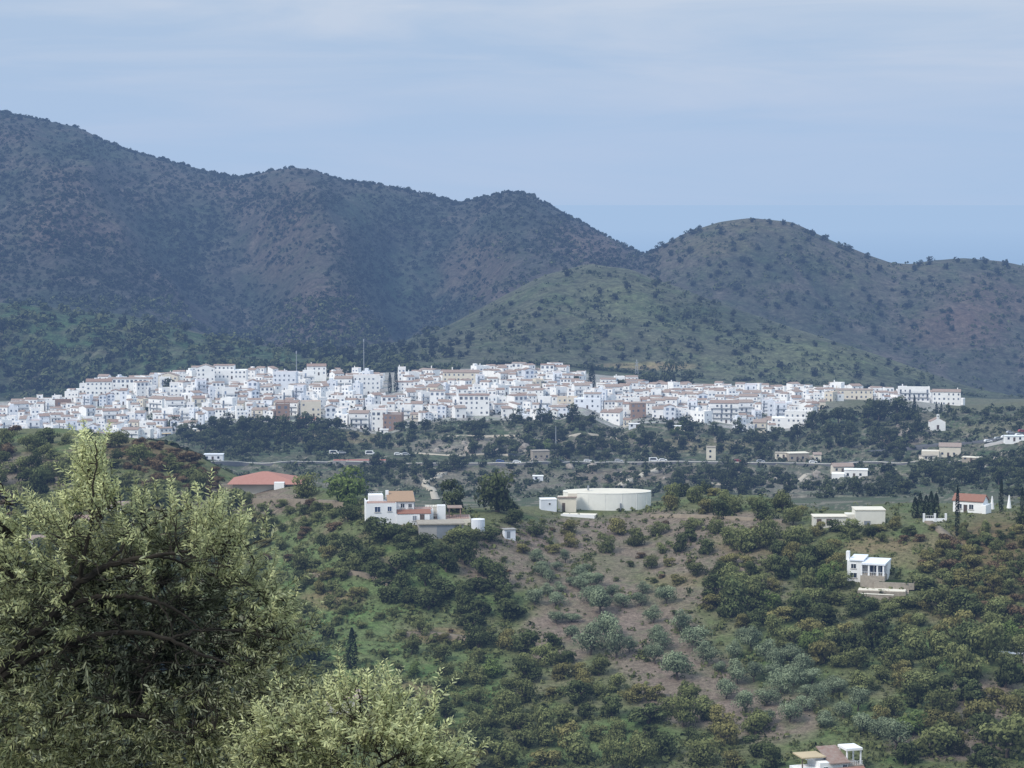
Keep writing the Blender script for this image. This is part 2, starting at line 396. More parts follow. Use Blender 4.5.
# ------------------------------------------------------------------ land meshes
def land_tint(x, y, k, pxx, pyy):
    """ground colour per point: soils, grass and scrub patches, with mountain relief tinted in"""
    def blob(cx, cy, rx, ry, soft=.5):
        q = ((pxx - cx) / rx) ** 2 + ((pyy - cy) / ry) ** 2
        q = q + .5 * fbm(x / (18 + y * .02), y / (18 + y * .02), 3, 31)
        return np.clip((1 - q) / soft, 0, 1)
    n = y.shape[0]; c_ = np.zeros(y.shape + (3,))
    def put(mask, rgb):
        nonlocal c_
        c_ = c_ * (1 - mask[..., None]) + np.array(rgb) * mask[..., None]
    one = np.ones(y.shape)
    f1 = np.clip(.5 + 1.1 * fbm(x / 38, y / 38, 4, 12), 0, 1); f2 = np.clip(.5 + 1.3 * fbm(x / 14, y / 14, 3, 15), 0, 1)
    near = k < 8
    put(one, (.090, .100, .044)); put(f1, (.125, .120, .066)); put(np.clip(f2 - .35, 0, 1) * .9, (.075, .110, .036)); ph = (y + 9 * fbm(x / 50, y / 50, 2, 73)) / 13; put(near * (k > 5.5) * (k < 6.9) * (pxx < 480) * (np.abs(ph - np.round(ph)) < .07) * .6, (.16, .13, .085))
    # bare mauve soil of the olive grove and of the slope under the water tank
    soil = (.165, .128, .104)
    for b in ((520, 560, 75, 32), (600, 600, 70, 45), (655, 640, 60, 50), (700, 690, 70, 45), (770, 715, 70, 35), (690, 560, 110, 26), (560, 535, 80, 20), (700, 525, 120, 16), (985, 700, 60, 30), (560, 640, 40, 30), (240, 500, 70, 20), (730, 590, 70, 20), (960, 745, 70, 18), (30, 470, 60, 20)):
        put(blob(*b) * .85, soil)
    for b in ((690, 580, 60, 8), (760, 545, 60, 14), (940, 560, 60, 14), (960, 540, 60, 10)): put(blob(*b) * .7, (.15, .125, .07))
    for b in ((400, 600, 90, 30), (350, 650, 80, 50), (960, 650, 45, 28), (620, 740, 80, 25), (450, 700, 60, 60), (300, 580, 60, 60), (930, 700, 40, 20), (420, 570, 40, 20)):
        put(blob(*b) * .6, (.090, .135, .048))
    for b in ((430, 635, 45, 8), (410, 690, 30, 10), (330, 600, 40, 12), (880, 545, 40, 10)): put(blob(*b) * .8, (.17, .13, .075))
    # brown scrub at the far corner of the near hill
    for b in ((150, 452, 90, 14), (1000, 560, 50, 60), (960, 600, 40, 30)): put(blob(*b, .8) * .6 * near, (.14, .085, .048))
    # the valley between
    mid = ((k >= 8) & (k < 12)) * 1.
    put(mid, (.060, .072, .040)); put(mid * f1, (.092, .086, .060)); put(mid * np.clip(f2 - .3, 0, 1), (.052, .075, .035))
    put(mid * blob(500, 478, 120, 12) * .6, (.16, .135, .11)); put(mid * blob(650, 476, 90, 10) * .8, (.15, .12, .095)); put(mid * blob(800, 482, 90, 14) * .6, (.16, .14, .12))
    put(mid * blob(480, 446, 90, 10) * .7, (.19, .165, .14)); put(mid * blob(600, 440, 60, 8) * .5, (.17, .14, .11)); put(mid * blob(950, 470, 80, 14) * .5, (.09, .10, .05))
    put(mid * blob(330, 438, 60, 8) * .6, (.15, .12, .06)); put(mid * blob(700, 445, 60, 8) * .6, (.15, .125, .07)); put(mid * blob(1000, 430, 60, 10) * .7, (.12, .115, .07)); put(mid * blob(900, 440, 40, 8) * .6, (.17, .13, .11))
    ph = (y + 16 * fbm(x / 90, y / 90, 2, 71)) / (26 + 8 * fbm(x / 200, y / 200, 2, 72)); put(mid * (np.abs(ph - np.round(ph)) < .075) * np.clip(.3 + 1.5 * f2, 0, .8), (.19, .165, .135))
    vil = ((k >= 12) & (k < 14)) * 1.
    put(vil, (.10, .10, .06)); vl = vil * np.clip((952 - pxx) / 12, 0, 1) * np.clip(1 - np.exp(-((pxx - 860) / 60) ** 2) * (k < 12.6), 0, 1); put(vl, (.30, .29, .28)); put(vl * f2 * .6, (.16, .15, .13))
    # foothills behind the village
    hill = ((k >= 14) & (k < 16)) * 1.
    g1 = np.clip(.5 + 1.2 * fbm(x / 120, y / 160, 4, 21), 0, 1); g2 = np.clip(.5 + 1.4 * fbm(x / 34, y / 45, 4, 24), 0, 1)
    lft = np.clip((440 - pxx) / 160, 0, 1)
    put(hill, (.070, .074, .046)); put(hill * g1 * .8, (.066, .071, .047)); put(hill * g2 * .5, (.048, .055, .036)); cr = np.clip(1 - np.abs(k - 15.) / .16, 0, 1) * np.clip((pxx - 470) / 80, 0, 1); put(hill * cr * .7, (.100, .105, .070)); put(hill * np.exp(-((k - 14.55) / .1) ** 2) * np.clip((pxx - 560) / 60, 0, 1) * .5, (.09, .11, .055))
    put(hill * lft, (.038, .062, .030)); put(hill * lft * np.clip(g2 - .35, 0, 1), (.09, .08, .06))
    put(hill * blob(40, 380, 40, 14) * .7, (.12, .10, .08)); put(hill * blob(650, 366, 60, 5, .8), (.20, .155, .09))
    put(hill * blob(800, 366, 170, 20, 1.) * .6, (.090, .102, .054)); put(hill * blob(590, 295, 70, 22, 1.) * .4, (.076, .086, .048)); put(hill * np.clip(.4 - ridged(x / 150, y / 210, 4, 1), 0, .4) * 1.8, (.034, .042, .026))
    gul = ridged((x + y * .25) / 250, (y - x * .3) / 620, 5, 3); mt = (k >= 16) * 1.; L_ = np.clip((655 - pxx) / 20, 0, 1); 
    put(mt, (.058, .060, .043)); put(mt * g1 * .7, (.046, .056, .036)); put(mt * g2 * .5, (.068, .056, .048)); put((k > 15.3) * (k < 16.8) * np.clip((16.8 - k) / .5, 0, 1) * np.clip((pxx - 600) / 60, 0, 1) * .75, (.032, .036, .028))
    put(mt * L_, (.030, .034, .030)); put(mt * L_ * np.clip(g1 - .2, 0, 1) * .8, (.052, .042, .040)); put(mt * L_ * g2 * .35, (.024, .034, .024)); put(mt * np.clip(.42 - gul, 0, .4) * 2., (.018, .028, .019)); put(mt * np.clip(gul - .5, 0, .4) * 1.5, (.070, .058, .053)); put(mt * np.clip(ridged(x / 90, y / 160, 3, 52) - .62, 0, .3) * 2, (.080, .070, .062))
    for b in ((300, 250, 55, 60), (330, 310, 70, 40), (70, 230, 60, 30), (480, 270, 50, 40), (600, 240, 60, 30)): put(mt * L_ * blob(*b, .9) * .5, (.080, .060, .054))  # brown spur patches, their lightness also standing in for weak relief shading
    for b in ((185, 235, 60, 50), (400, 290, 50, 50), (100, 150, 100, 15), (370, 210, 60, 25)): put(mt * L_ * blob(*b, .9) * .55, (.022, .038, .024))  # dark woods in the hollows; the tint also deepens their faint shade
    for b in ((740, 225, 70, 9), (900, 266, 60, 5), (720, 245, 40, 12)): put(mt * blob(*b, .8) * .45, (.085, .075, .045))
    for b in ((990, 300, 50, 30), (950, 330, 60, 25)): put(mt * blob(*b, .9) * .5, (.080, .054, .046))
    return c_
def land(name, r0, r1, mat):
    D_ = RD[r0:r1 + 1]; Z_ = RZ[r0:r1 + 1]; X_ = U[None, :] * D_
    kk = np.repeat(RK[r0:r1 + 1, None], len(C), 1)
    pyy = 384 - F * (D_ * ST + (Z_ - ZC) * CT) / (D_ * CT - (Z_ - ZC) * ST)
    pxx = np.repeat(C[None, :], len(D_), 0)
    V = np.stack([X_, D_, Z_], -1).reshape(-1, 3); n = len(C); m = len(D_)
    i = (np.arange(m - 1)[:, None] * n + np.arange(n - 1)[None]).ravel()
    Fq = np.stack([i, i + 1, i + n + 1, i + n], 1)
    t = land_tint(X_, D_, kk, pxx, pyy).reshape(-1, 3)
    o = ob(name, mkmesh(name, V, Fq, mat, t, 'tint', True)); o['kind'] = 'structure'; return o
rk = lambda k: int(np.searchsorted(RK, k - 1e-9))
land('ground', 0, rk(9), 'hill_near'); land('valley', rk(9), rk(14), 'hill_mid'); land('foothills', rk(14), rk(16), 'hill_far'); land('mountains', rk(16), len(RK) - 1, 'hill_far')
# sea
m, nt = newmat('sea_water'); g = N(nt)
pos = g('ShaderNodeNewGeometry').outputs['Position']
n_ = noise(g, .004, 5, .6, pos)
surf(g, mixc(g, n_, (.05, .11, .18), (.07, .14, .21)), .5, noise(g, .05, 4, .6, pos), .3, 1, .3)
s = ob('sea', MB().add([(-90000, 3000, 0), (90000, 3000, 0), (150000, 600000, 0), (-150000, 600000, 0)], [(0, 1, 2, 3)]).mesh('sea', 'sea_water')); s['kind'] = 'structure'
# haze: an absorbing volume; its emission stands in for scattered daylight
m = bpy.data.materials.new('sea_haze'); m.use_nodes = True; nt = m.node_tree; nt.nodes.clear(); g = N(nt)
SIG = 1.03e-4; KC = (.44, .29, 0)
ab = g('ShaderNodeVolumeAbsorption'); ab.inputs['Color'].default_value = (*KC, 1); ab.inputs['Density'].default_value = SIG
em = g('ShaderNodeEmission'); em.inputs['Color'].default_value = (.405 * (1 - KC[0]), .55 * (1 - KC[1]), .77 * (1 - KC[2]), 1); em.inputs['Strength'].default_value = SIG
ad = g('ShaderNodeAddShader'); o_ = g('ShaderNodeOutputMaterial'); g.l(ab.outputs[0], ad.inputs[0]); g.l(em.outputs[0], ad.inputs[1]); g.l(ad.outputs[0], o_.inputs['Volume'])
MATS['sea_haze'] = m
hz = ob('haze', B(-12000, 12000, -3000, 34000, -120, ZC + 850).mesh('haze', 'sea_haze')); tag(hz, 'pale blue sea haze lying over the hills and the coast', 'haze', kind='stuff')

# ------------------------------------------------------------------ village houses
def window(par, x, z, w_, h_, y, mat, face='y', name='window'):
    if face == 'y': b = B(x - w_ / 2, x + w_ / 2, y - .04, y + .02, z, z + h_)
    else: b = B(y - .02 if face == 'xl' else y - .0, y + .04 if face == 'xr' else y + .02, x - w_ / 2, x + w_ / 2, z, z + h_)
    return b.build(name, mat, par)
ROOFTXT = {'flat': 'flat roof terrace', 'gable': 'tiled ridge roof', 'front': 'gabled front', 'shed': 'sloping tiled roof', 'tile_flat': 'low tiled roof'}
def house_proto(seed, w_, dp, st, roof, wall='whitewash', extra='', pane='window_dark'):
    r = random.Random(seed); hs = 2.9; h = st * hs + .3
    e = ob('house', None)
    # body, with a stepped side volume for some
    b = MB(); step = extra == 'step'
    if step:
        k = r.choice([-1, 1]); xs = w_ * .12 * k
        b.box(-w_ / 2, w_ / 2, -dp / 2, dp / 2, -5, h - hs)
        (x0, x1) = (-w_ / 2, xs) if k > 0 else (xs, w_ / 2)
        b.box(x0 + .003, x1 - .003, -dp / 2 + .4, dp / 2 - .003, h - hs, h)
        hw = (x0, x1)
    else:
        b.box(-w_ / 2, w_ / 2, -dp / 2, dp / 2, -5, h); hw = (-w_ / 2, w_ / 2)
    x0, x1 = hw; yf = -dp / 2 + (.4 if step else 0); cx = (x0 + x1) / 2
    rise = min(2.0, (x1 - x0) * .17 if roof == 'front' else dp * .15)
    if roof == 'front': b.prism([(x0, h), (x1, h), (cx, h + rise)], yf, dp / 2 - .01, 'y')
    if roof == 'gable': b.prism([(yf, h), (dp / 2, h), ((yf + dp / 2) / 2, h + rise)], x0 + .01, x1 - .01)
    if roof == 'flat':
        p = .9
        for q in ((x0, x1, yf, yf + .2), (x0, x1, dp / 2 - .2, dp / 2), (x0, x0 + .2, yf + .2, dp / 2 - .2), (x1 - .2, x1, yf + .2, dp / 2 - .2)): b.box(*q, h, h + p * (1 if r.random() < .8 else .6))
    if extra == 'tower': b.box(x0 + .8, x0 + 3.2, 0, 2.6, h + .0, h + 2.3)
    b.build('wall', wall, e)
    # roof
    t = MB(); ov = .3
    if roof == 'gable':
        ym = (yf + dp / 2) / 2
        t.prism([(yf - ov, h - .1), (ym, h + rise + .02), (dp / 2 + ov, h - .1), (dp / 2 + ov, h + .1), (ym, h + rise + .24), (yf - ov, h + .1)], x0 - ov * .6, x1 + ov * .6)
    elif roof == 'front':
        t.prism([(x0 - ov, h - .1), (cx, h + rise + .02), (x1 + ov, h - .1), (x1 + ov, h + .1), (cx, h + rise + .24), (x0 - ov, h + .1)], yf - ov * .5, dp / 2 + ov * .5, 'y')
    elif roof == 'shed':
        t.prism([(yf - ov, h - .05), (dp / 2 + .1, h + rise * .9), (dp / 2 + .1, h + rise * .9 + .2), (yf - ov, h + .15)], x0 - .15, x1 + .15)
        b2 = MB().prism([(yf + .05, h), (dp / 2 - .01, h), (dp / 2 - .01, h + rise * .88)], x0 + .01, x1 - .01); b2.build('upper_wall', wall, e)
    elif roof == 'tile_flat':
        t.prism([(yf - ov, h - .0), ((yf + dp / 2) / 2, h + .75), (dp / 2 + ov, h)], x0 - .25, x1 + .25)
    else:
        t.box(x0 + .203, x1 - .203, yf + .203, dp / 2 - .203, h + .0, h + .12)
    rf = t.build('roof', 'concrete' if roof == 'flat' and r.random() < .5 else 'pink_paving' if roof == 'flat' else 'roof_tiles', e)
    if r.random() < .6:
        cxx = r.uniform(x0 + .7, x1 - .7); B(cxx - .3, cxx + .3, .3, .9, h + .1, h + rise + 1.1).build('chimney', wall, rf)
    # openings on the front
    nw = max(1, int(w_ / 2.6))
    for f in range(st):
        if step and f == st - 1: a, c_ = x0, x1
        else: a, c_ = -w_ / 2, w_ / 2
        n2 = max(1, int((c_ - a) / 2.7)); yy = yf if (step and f == st - 1) else -dp / 2
        loggia = extra == 'loggia' and f == st - 1
        balc = extra == 'balcony' and f >= 1
        for i in range(n2):
            if r.random() < .16 and not loggia: continue
            x = a + (i + .5) * (c_ - a) / n2 + r.uniform(-.2, .2)
            if f == 0 and i == n2 // 2: window(e, x, .02, 1.1, 2.1, yy, 'shutter', name='door'); continue
            if loggia: window(e, x, f * hs + .7, 1.7, 1.7, yy, pane)
            elif balc and i % 2 == 0: window(e, x, f * hs + .3, 1.1, 2.1, yy, pane)
            else: window(e, x, f * hs + 1.05, r.choice([.9, 1.0, 1.2]), r.choice([1.1, 1.3]), yy, pane)
        if balc:
            m_ = MB().box(a + .6, c_ - .6, yy - .9, yy - .003, f * hs + .1, f * hs + .25); q = a + .62
            m_.box(a + .6, c_ - .6, yy - .9, yy - .85, f * hs + 1.05, f * hs + 1.12)
            while q < c_ - .6: m_.box(q, q + .06, yy - .88, yy - .84, f * hs + .25, f * hs + 1.05); q += .5
            m_.build('balcony', 'metal_grey', e)
    for sx, fc in ((-w_ / 2 - .02, 'xl'), (w_ / 2 - .02, 'xr')):
        for f in range(st - (1 if step else 0)):
            if r.random() < .6: window(e, r.uniform(-dp * .25, dp * .25), f * hs + 1.1, .9, 1.1, sx, pane, fc)
    if extra == 'awning': MB().prism([(-dp / 2 - 1.4, 2.3), (-dp / 2 - .003, 2.75), (-dp / 2 - .003, 2.85), (-dp / 2 - 1.4, 2.4)], -w_ * .35, w_ * .35).build('awning', 'ochre_wall', e)
    if extra == 'garage': window(e, w_ * .25, .02, 2.4, 2.2, -dp / 2 - .01, 'grey_wall', name='garage_door')
    word = ['', 'single-storey', 'two-storey', 'three-storey', 'four-storey', 'five-storey'][st]
    tone = {'whitewash': 'white', 'cool_white': 'bluish', 'cream_wall': 'cream', 'ochre_wall': 'ochre', 'brick_wall': 'bare brick'}[wall]
    ex = {'step': 'with stepped top', 'tower': 'with rooftop room', 'loggia': 'with wide top windows', 'balcony': 'with railed balconies', 'awning': 'with awning', 'garage': 'with garage door', '': ''}[extra]
    tag(e, None, 'house', 'houses of the white hill village'); e['w'] = w_; e['h'] = h
    register(e)
    adj = {'flat': 'flat-roofed', 'gable': 'ridge-roofed', 'front': 'gable-fronted', 'shed': 'slope-roofed', 'tile_flat': 'tile-roofed'}[roof]
    return e, f'{tone} {adj} {word} house {ex}'.strip()
P = []
specs = [(7, 8, 2, 'gable', 'whitewash', ''), (6, 8, 3, 'flat', 'cool_white', 'tower'), (8.5, 8, 2, 'flat', 'whitewash', 'step'), (7.5, 8, 3, 'gable', 'whitewash', 'balcony'), (6.5, 7, 2, 'shed', 'cool_white', ''),
         (9.5, 9, 3, 'tile_flat', 'whitewash', 'loggia'), (6, 8, 2, 'front', 'whitewash', ''), (8, 8, 3, 'flat', 'whitewash', 'balcony'), (10.5, 9, 2, 'gable', 'cool_white', 'step'), (5.5, 7, 1, 'flat', 'whitewash', ''),
         (7, 9, 3, 'shed', 'whitewash', 'step'), (9, 8, 2, 'tile_flat', 'cool_white', 'awning'), (12, 9, 3, 'gable', 'whitewash', 'balcony'), (6.5, 8, 3, 'front', 'cool_white', 'loggia'), (8, 7, 1, 'gable', 'whitewash', 'garage'),
         (7.5, 8, 4, 'flat', 'cool_white', 'balcony'), (6, 7, 2, 'flat', 'cream_wall', ''), (11, 8, 2, 'flat', 'whitewash', 'tower'), (5, 7, 3, 'gable', 'cool_white', ''), (9, 8, 3, 'flat', 'whitewash', 'step'),
         (8, 9, 2, 'gable', 'cream_wall', 'balcony'), (13, 9, 2, 'tile_flat', 'whitewash', ''), (6.8, 8, 2, 'flat', 'whitewash', 'garage'), (7.2, 8, 3, 'gable', 'whitewash', 'tower'), (10, 8, 4, 'tile_flat', 'whitewash', 'loggia'), (7, 8, 2, 'shed', 'cream_wall', 'step')]
for i, q in enumerate(specs):
    P.append(house_proto(100 + i, *q, pane=('window_blue' if i % 3 == 1 else 'window_dark')))
# big white blocks and the old palace-like buildings on the upper rim
def block(px, Y, w_, dp, st, roof, wall, label, rz=0, extra='', pane='window_dark', dz=0):
    e, _ = house_proto(int(px * 7), w_, dp, st, roof, wall, extra, pane)
    p = at(px, Y); e.location = (p[0], p[1], p[2] + dz); e.rotation_euler.z = rz; e.name = 'building'; tag(e, label, 'building'); del e['group']
    BLOCKS.append((px, Y, w_)); return e
BLOCKS = []
block(98, 1600, 17, 10, 3, 'gable', 'whitewash', 'tall plain white block with tiled roof on the brow above the left end', .12, dz=1)
block(127, 1615, 26, 9, 2, 'tile_flat', 'whitewash', 'long low white building with brown tiled roof beside the tall plain block', .05, 'loggia', dz=2)
block(168, 1610, 13, 9, 2, 'front', 'cream_wall', 'cream gabled chapel-like building beside the round dark tree on the brow', 0, dz=2)
block(60, 1590, 12, 8, 2, 'flat', 'brick_wall', 'unfinished brown brick building with flat roof on the upper left slope', .1)
block(205, 1600, 12, 10, 3, 'front', 'whitewash', 'narrow tall white building standing where the upper rim steps up', .1, dz=3)
block(230, 1615, 22, 10, 3, 'tile_flat', 'whitewash', 'wide white building crowning the highest rim of the village', 0, 'step', dz=3)
block(285, 1560, 15, 9, 4, 'flat', 'cool_white', 'blank pale four-storey block rising in mid village', -.1)
block(316, 1630, 13, 9, 2, 'gable', 'whitewash', 'white tiled house standing high alone at the rim beside the dark pines', .1, dz=4)
block(366, 1570, 17, 9, 4, 'flat', 'whitewash', 'large plain white block with few windows below the tall mast', .08)
block(461, 1600, 24, 9, 2, 'gable', 'cream_wall', 'long cream building with orange tiled roof right of the twin cypresses', .0, dz=2)
block(393, 1415, 11, 9, 3, 'flat', 'brick_wall', 'bare brown brick building on the lower edge below the twin cypresses', -.1)
block(379, 1418, 9, 9, 4, 'flat', 'whitewash', 'white house with wide dark balconies beside the bare brick building', -.05, 'loggia')
block(282, 1425, 8, 9, 3, 'flat', 'brick_wall', 'dark brown unfinished building on the lower edge of the left half', .05, 'loggia')
block(638, 1440, 9, 8, 3, 'tile_flat', 'brick_wall', 'red brick house without plaster above the V-shaped notch', .1)
block(474, 1425, 18, 9, 4, 'tile_flat', 'whitewash', 'long white apartment building with rows of dark windows on the lower edge', .0, 'loggia')
block(310, 1440, 12, 9, 3, 'flat', 'cream_wall', 'pale cream house with three even window rows near the lower edge', .1)
block(725, 1430, 17, 9, 4, 'gable', 'whitewash', 'broad white apartment house with tiled gable roof on the right lower edge', -.1, 'balcony')
block(790, 1418, 20, 9, 3, 'flat', 'whitewash', 'stepped white block at the right end of the lower edge', -.15, 'step')
block(855, 1560, 24, 9, 2, 'tile_flat', 'cream_wall', 'long cream house under tiles in the terrace running to the right end', -.1, '')
block(588, 1450, 16, 9, 3, 'tile_flat', 'cool_white', 'row of white flats stepping down to the notch under a tiled roof', -.1, 'step')
block(612, 1425, 12, 8, 2, 'shed', 'whitewash', 'white house with sloping red roof at the bottom of the notch', -.3)
block(915, 1560, 20, 9, 3, 'flat', 'whitewash', 'white terrace block above the dark cypress clump', -.1, 'balcony')
block(948, 1555, 18, 9, 3, 'gable', 'whitewash', 'last big white house at the right end of the village', -.2)
vtop = [(0, 404), (1024, 404)]
UMB = lambda px: np.interp(px, [0, 60, 100, 200, 330, 370, 440, 500, 560, 600, 650, 700, 800, 850, 920, 965], [1640, 1640, 1660, 1665, 1665, 1655, 1660, 1675, 1675, 1650, 1650, 1650, 1650, 1625, 1600, 1590])
LOW = lambda px: np.interp(px, [-60, 100, 170, 230, 560, 583, 600, 620, 650, 700, 790, 815, 825, 880, 965], [1395, 1395, 1408, 1430, 1408, 1450, 1425, 1400, 1435, 1405, 1400, 1430, 1520, 1545, 1550])
cand = []
for row in range(12):
    px = -40 + row * 5
    while px < 962:
        i = random.choices(range(len(P)), [{'flat': 1.5, 'gable': .8, 'front': .7, 'shed': .8, 'tile_flat': .7}[q[3]] * (.5 if q[2] > 3 else 1) for q in specs])[0]; s_ = random.choice([.6, .68, .76, .84, .96])
        w_ = P[i][0]['w'] * s_; lo, hi = LOW(px), UMB(px)
        d = lo + (hi - lo) * (row / 11) ** .92 + random.uniform(-9, 9)
        wp = w_ / d * F
        if 820 < px < 962 and row % 2 == 1: px += wp; continue
        if not any(abs(px - b[0]) < (wp + b[2] / b[1] * F) / 2 * .8 and -8 < d - b[1] < 16 or (abs(px - b[0]) < b[2] / b[1] * F * .42 and -34 < d - b[1] < 0) for b in BLOCKS):
            if not (572 < px < 612 and d < 1450) and not (row > 8 and P[i][0]['h'] > 10) and not (382 < px + wp / 2 < 403 and d > 1540) and not (584 < px + wp / 2 < 600 and d > 1550): cand.append((px + wp / 2, d, i, random.choice([random.uniform(-.25, .25), random.uniform(-.75, .75)]) + .1 * math.sin(px / 60), s_))
        px += wp * random.uniform(.86, 1.12) + (random.random() < .07) * 8
# which show largest
mask = np.zeros((900, 2200), bool); vis = []
for cnd in sorted(cand, key=lambda q: q[1]):
    px, d, i, rz, s_ = cnd; p = at(px, d); a, b_ = proj(p); _, t_ = proj((p[0], p[1], p[2] + (P[i][0]['h'] + .9) * s_)); wp = P[i][0]['w'] * s_ / d * F
    x0, x1, y0, y1 = int((a - wp / 2) * 2), int((a + wp / 2) * 2) + 1, int(t_ * 2) - 600, int(b_ * 2) - 600
    x0 = max(0, x0)
    if x1 <= 0: vis.append((0, cnd)); continue
    sub = mask[max(0, y0):y1, x0:x1]; vis.append(((~sub).sum(), cnd)); sub[:] = True
vis.sort(key=lambda q: -q[0]); vis = [v for v in vis if v[0] > 6]
print('HOUSES', len(vis))
VM = [(10, 'the left end'), (60, 'the brown shell'), (98, 'the plain block'), (150, 'the long building'), (205, 'the narrow tower-house'), (250, 'the highest rim'), (285, 'the blank block'), (318, 'the lone high house'),
      (366, 'the tall mast'), (392, 'the twin cypresses'), (430, 'the brick building'), (474, 'the white apartments'), (520, 'the village centre'), (555, 'the centre trees'), (592, 'the broad cypress'), (638, 'the red-brick house'), (680, 'the rim pines'),
      (725, 'the gabled flats'), (790, 'the stepped block'), (830, 'the wooded gap'), (860, 'the cream terrace'), (915, 'the dark cypresses'), (948, 'the last house')]
rest = MB(); first = [True] * len(P)
def hloc(c_): p = at(c_[0], c_[1]); return (p[0], p[1], p[2] - .2)
for n_i, (a_, c_) in enumerate(vis[:272]):
    px, d, i, rz, s_ = c_; e, txt = P[i]
    o = e if first[i] else copy_tree(e); first[i] = False
    o.location = hloc(c_); o.rotation_euler.z = rz; o.scale = (s_, s_, s_ * random.uniform(.94, 1.08))
    fr = (d - LOW(px)) / max(1, UMB(px) - LOW(px))
    tier = 'lowest tier' if fr < .15 else 'lower tier' if fr < .38 else 'middle tier' if fr < .65 else 'upper tier' if fr < .88 else 'top rim'
    z_ = min(VM, key=lambda m: abs(m[0] - px))[1]
    lab(o, f'{txt}, {tier} by {z_}', px, d)
for i, e in enumerate(P):
    if first[i]:
        for c_ in [c for c in bpy.data.objects if c.parent == e[0] or (c.parent and c.parent.parent == e[0])]: bpy.data.objects.remove(c_)
        bpy.data.objects.remove(e[0])
wins = MB(); roofs = MB()
if len(vis) > 272:
    allm = {'whitewash': MB(), 'roof_tiles': MB(), 'window_dark': MB()}
    for a_, (px, d, i, rz, s_) in vis[272:]:
        w_, dp, st, roof, wall, ex = specs[i]; h = (st * 2.9 + .3) * s_; p = at(px, d); ca, sa = math.cos(rz), math.sin(rz); w_ *= s_; dp *= s_
        def T(vs): return [(p[0] + x * ca - y * sa, p[1] + x * sa + y * ca, p[2] + z - .2) for x, y, z in vs]
        for mat, bx in [('whitewash', B(-w_ / 2, w_ / 2, -dp / 2, dp / 2, -5, h))] + [('window_dark', B(-w_ / 2 + 1.3 + j * 2.6, -w_ / 2 + 2.3 + j * 2.6, -dp / 2 - .04, -dp / 2 + .02, h - 2, h - .8)) for j in range(int(w_ / 2.6))] + \
            [('roof_tiles', MB().prism([(-dp / 2 - .2, h), (0, h + 1.0), (dp / 2 + .2, h)], -w_ / 2 - .2, w_ / 2 + .2) if roof != 'flat' else B(-w_ / 2 + .3, w_ / 2 - .3, -dp / 2 + .3, dp / 2 - .3, h - .1, h + .05))]:
            allm[mat].add(T(bx.v), bx.f)
    vs, fs, mi = [], [], []
    for k_, mat in enumerate(allm):
        n0 = len(vs); vs += allm[mat].v; fs += [tuple(n0 + q for q in f) for f in allm[mat].f]; mi += [k_] * len(allm[mat].f)
    me = bpy.data.meshes.new('village_backdrop'); me.from_pydata(vs, [], fs)
    for mat in allm: me.materials.append(MATS[mat])
    me.polygons.foreach_set('material_index', mi); me.update()
    tag(ob('houses', me), 'remaining small white houses glimpsed between the roofs of the village', 'houses', 'houses of the white hill village', 'stuff')
# ------------------------------------------------------------------ foliage
def leaf_quads(P0, Nn, size, rng, asp=.6):
    """one small bent quad per point"""
    n = len(P0); r = rng.normal(size=(n, 3)); t = np.cross(Nn, r); t /= np.linalg.norm(t, axis=1)[:, None] + 1e-9
    b = np.cross(Nn, t); b /= np.linalg.norm(b, axis=1)[:, None] + 1e-9
    s = (size * rng.uniform(.6, 1.35, n))[:, None]
    V = np.stack([P0 - t * s, P0 - b * s * asp + Nn * s * .15, P0 + t * s, P0 + b * s * asp + Nn * s * .15], 1).reshape(-1, 3)
    return V, np.arange(4 * n).reshape(-1, 4)
def crown_pts(rng, n, w, h, z0, lumps, fill=.3, flatb=.7, tidy=False):
    """points spread on and inside several leaf clumps"""
    L_ = []
    for i in range(lumps):
        a = rng.uniform(0, 2 * np.pi); q = rng.uniform(.1, 1) ** .6 * .80; zz = rng.uniform(.12, .88)
        k = 1 - abs(zz - .45) * .9
        L_.append((math.cos(a) * q * w / 2 * k, math.sin(a) * q * w / 2 * k, z0 + zz * h, rng.uniform(.13, .32) * w, rng.uniform(.12, .27) * h))
    if tidy: L_ = [(a_[0] * .8, a_[1] * .8, z0 + .2 * h + (a_[2] - z0) * .6, max(a_[3], .22 * w), max(a_[4], .2 * h)) for a_ in L_]
    L_.append((rng.uniform(-.08, .08) * w, rng.uniform(-.08, .08) * w, z0 + h * .42, w * .32, h * .33))
    L_ = np.array(L_); k = rng.integers(0, len(L_), n); c_ = L_[k]
    d = rng.normal(size=(n, 3)); d /= np.linalg.norm(d, axis=1)[:, None]; d[:, 2] = np.where(d[:, 2] < -flatb, -d[:, 2] * .6, d[:, 2])
    rr = np.where(rng.random(n) < fill, rng.uniform(.5, .95, n), rng.uniform(.88, 1.12, n))
    P0 = c_[:, :3] + d * np.c_[c_[:, 3], c_[:, 3], c_[:, 4]] * rr[:, None]
    return P0, d, L_, k
def crown_mesh(name, seed, n, w, h, z0, lumps, size, mat, fill=.3, tips=.0, asp=.6):
    rng = np.random.default_rng(seed)
    P0, d, L_, k = crown_pts(rng, n, w, h, z0, lumps, fill, tidy=name.startswith('olive')); P0[:, 2] = np.maximum(P0[:, 2], z0 * .5 - .1 + rng.uniform(0, .4, n))
    Nn = d + rng.normal(size=(n, 3)) * .45; Nn /= np.linalg.norm(Nn, axis=1)[:, None]
    V, Fq = leaf_quads(P0, Nn, size, rng, asp)
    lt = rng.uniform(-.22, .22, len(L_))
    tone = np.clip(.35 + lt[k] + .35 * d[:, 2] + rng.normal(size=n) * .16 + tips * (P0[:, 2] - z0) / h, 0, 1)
    return mkmesh(name, V, Fq, mat, np.repeat(tone, 4))
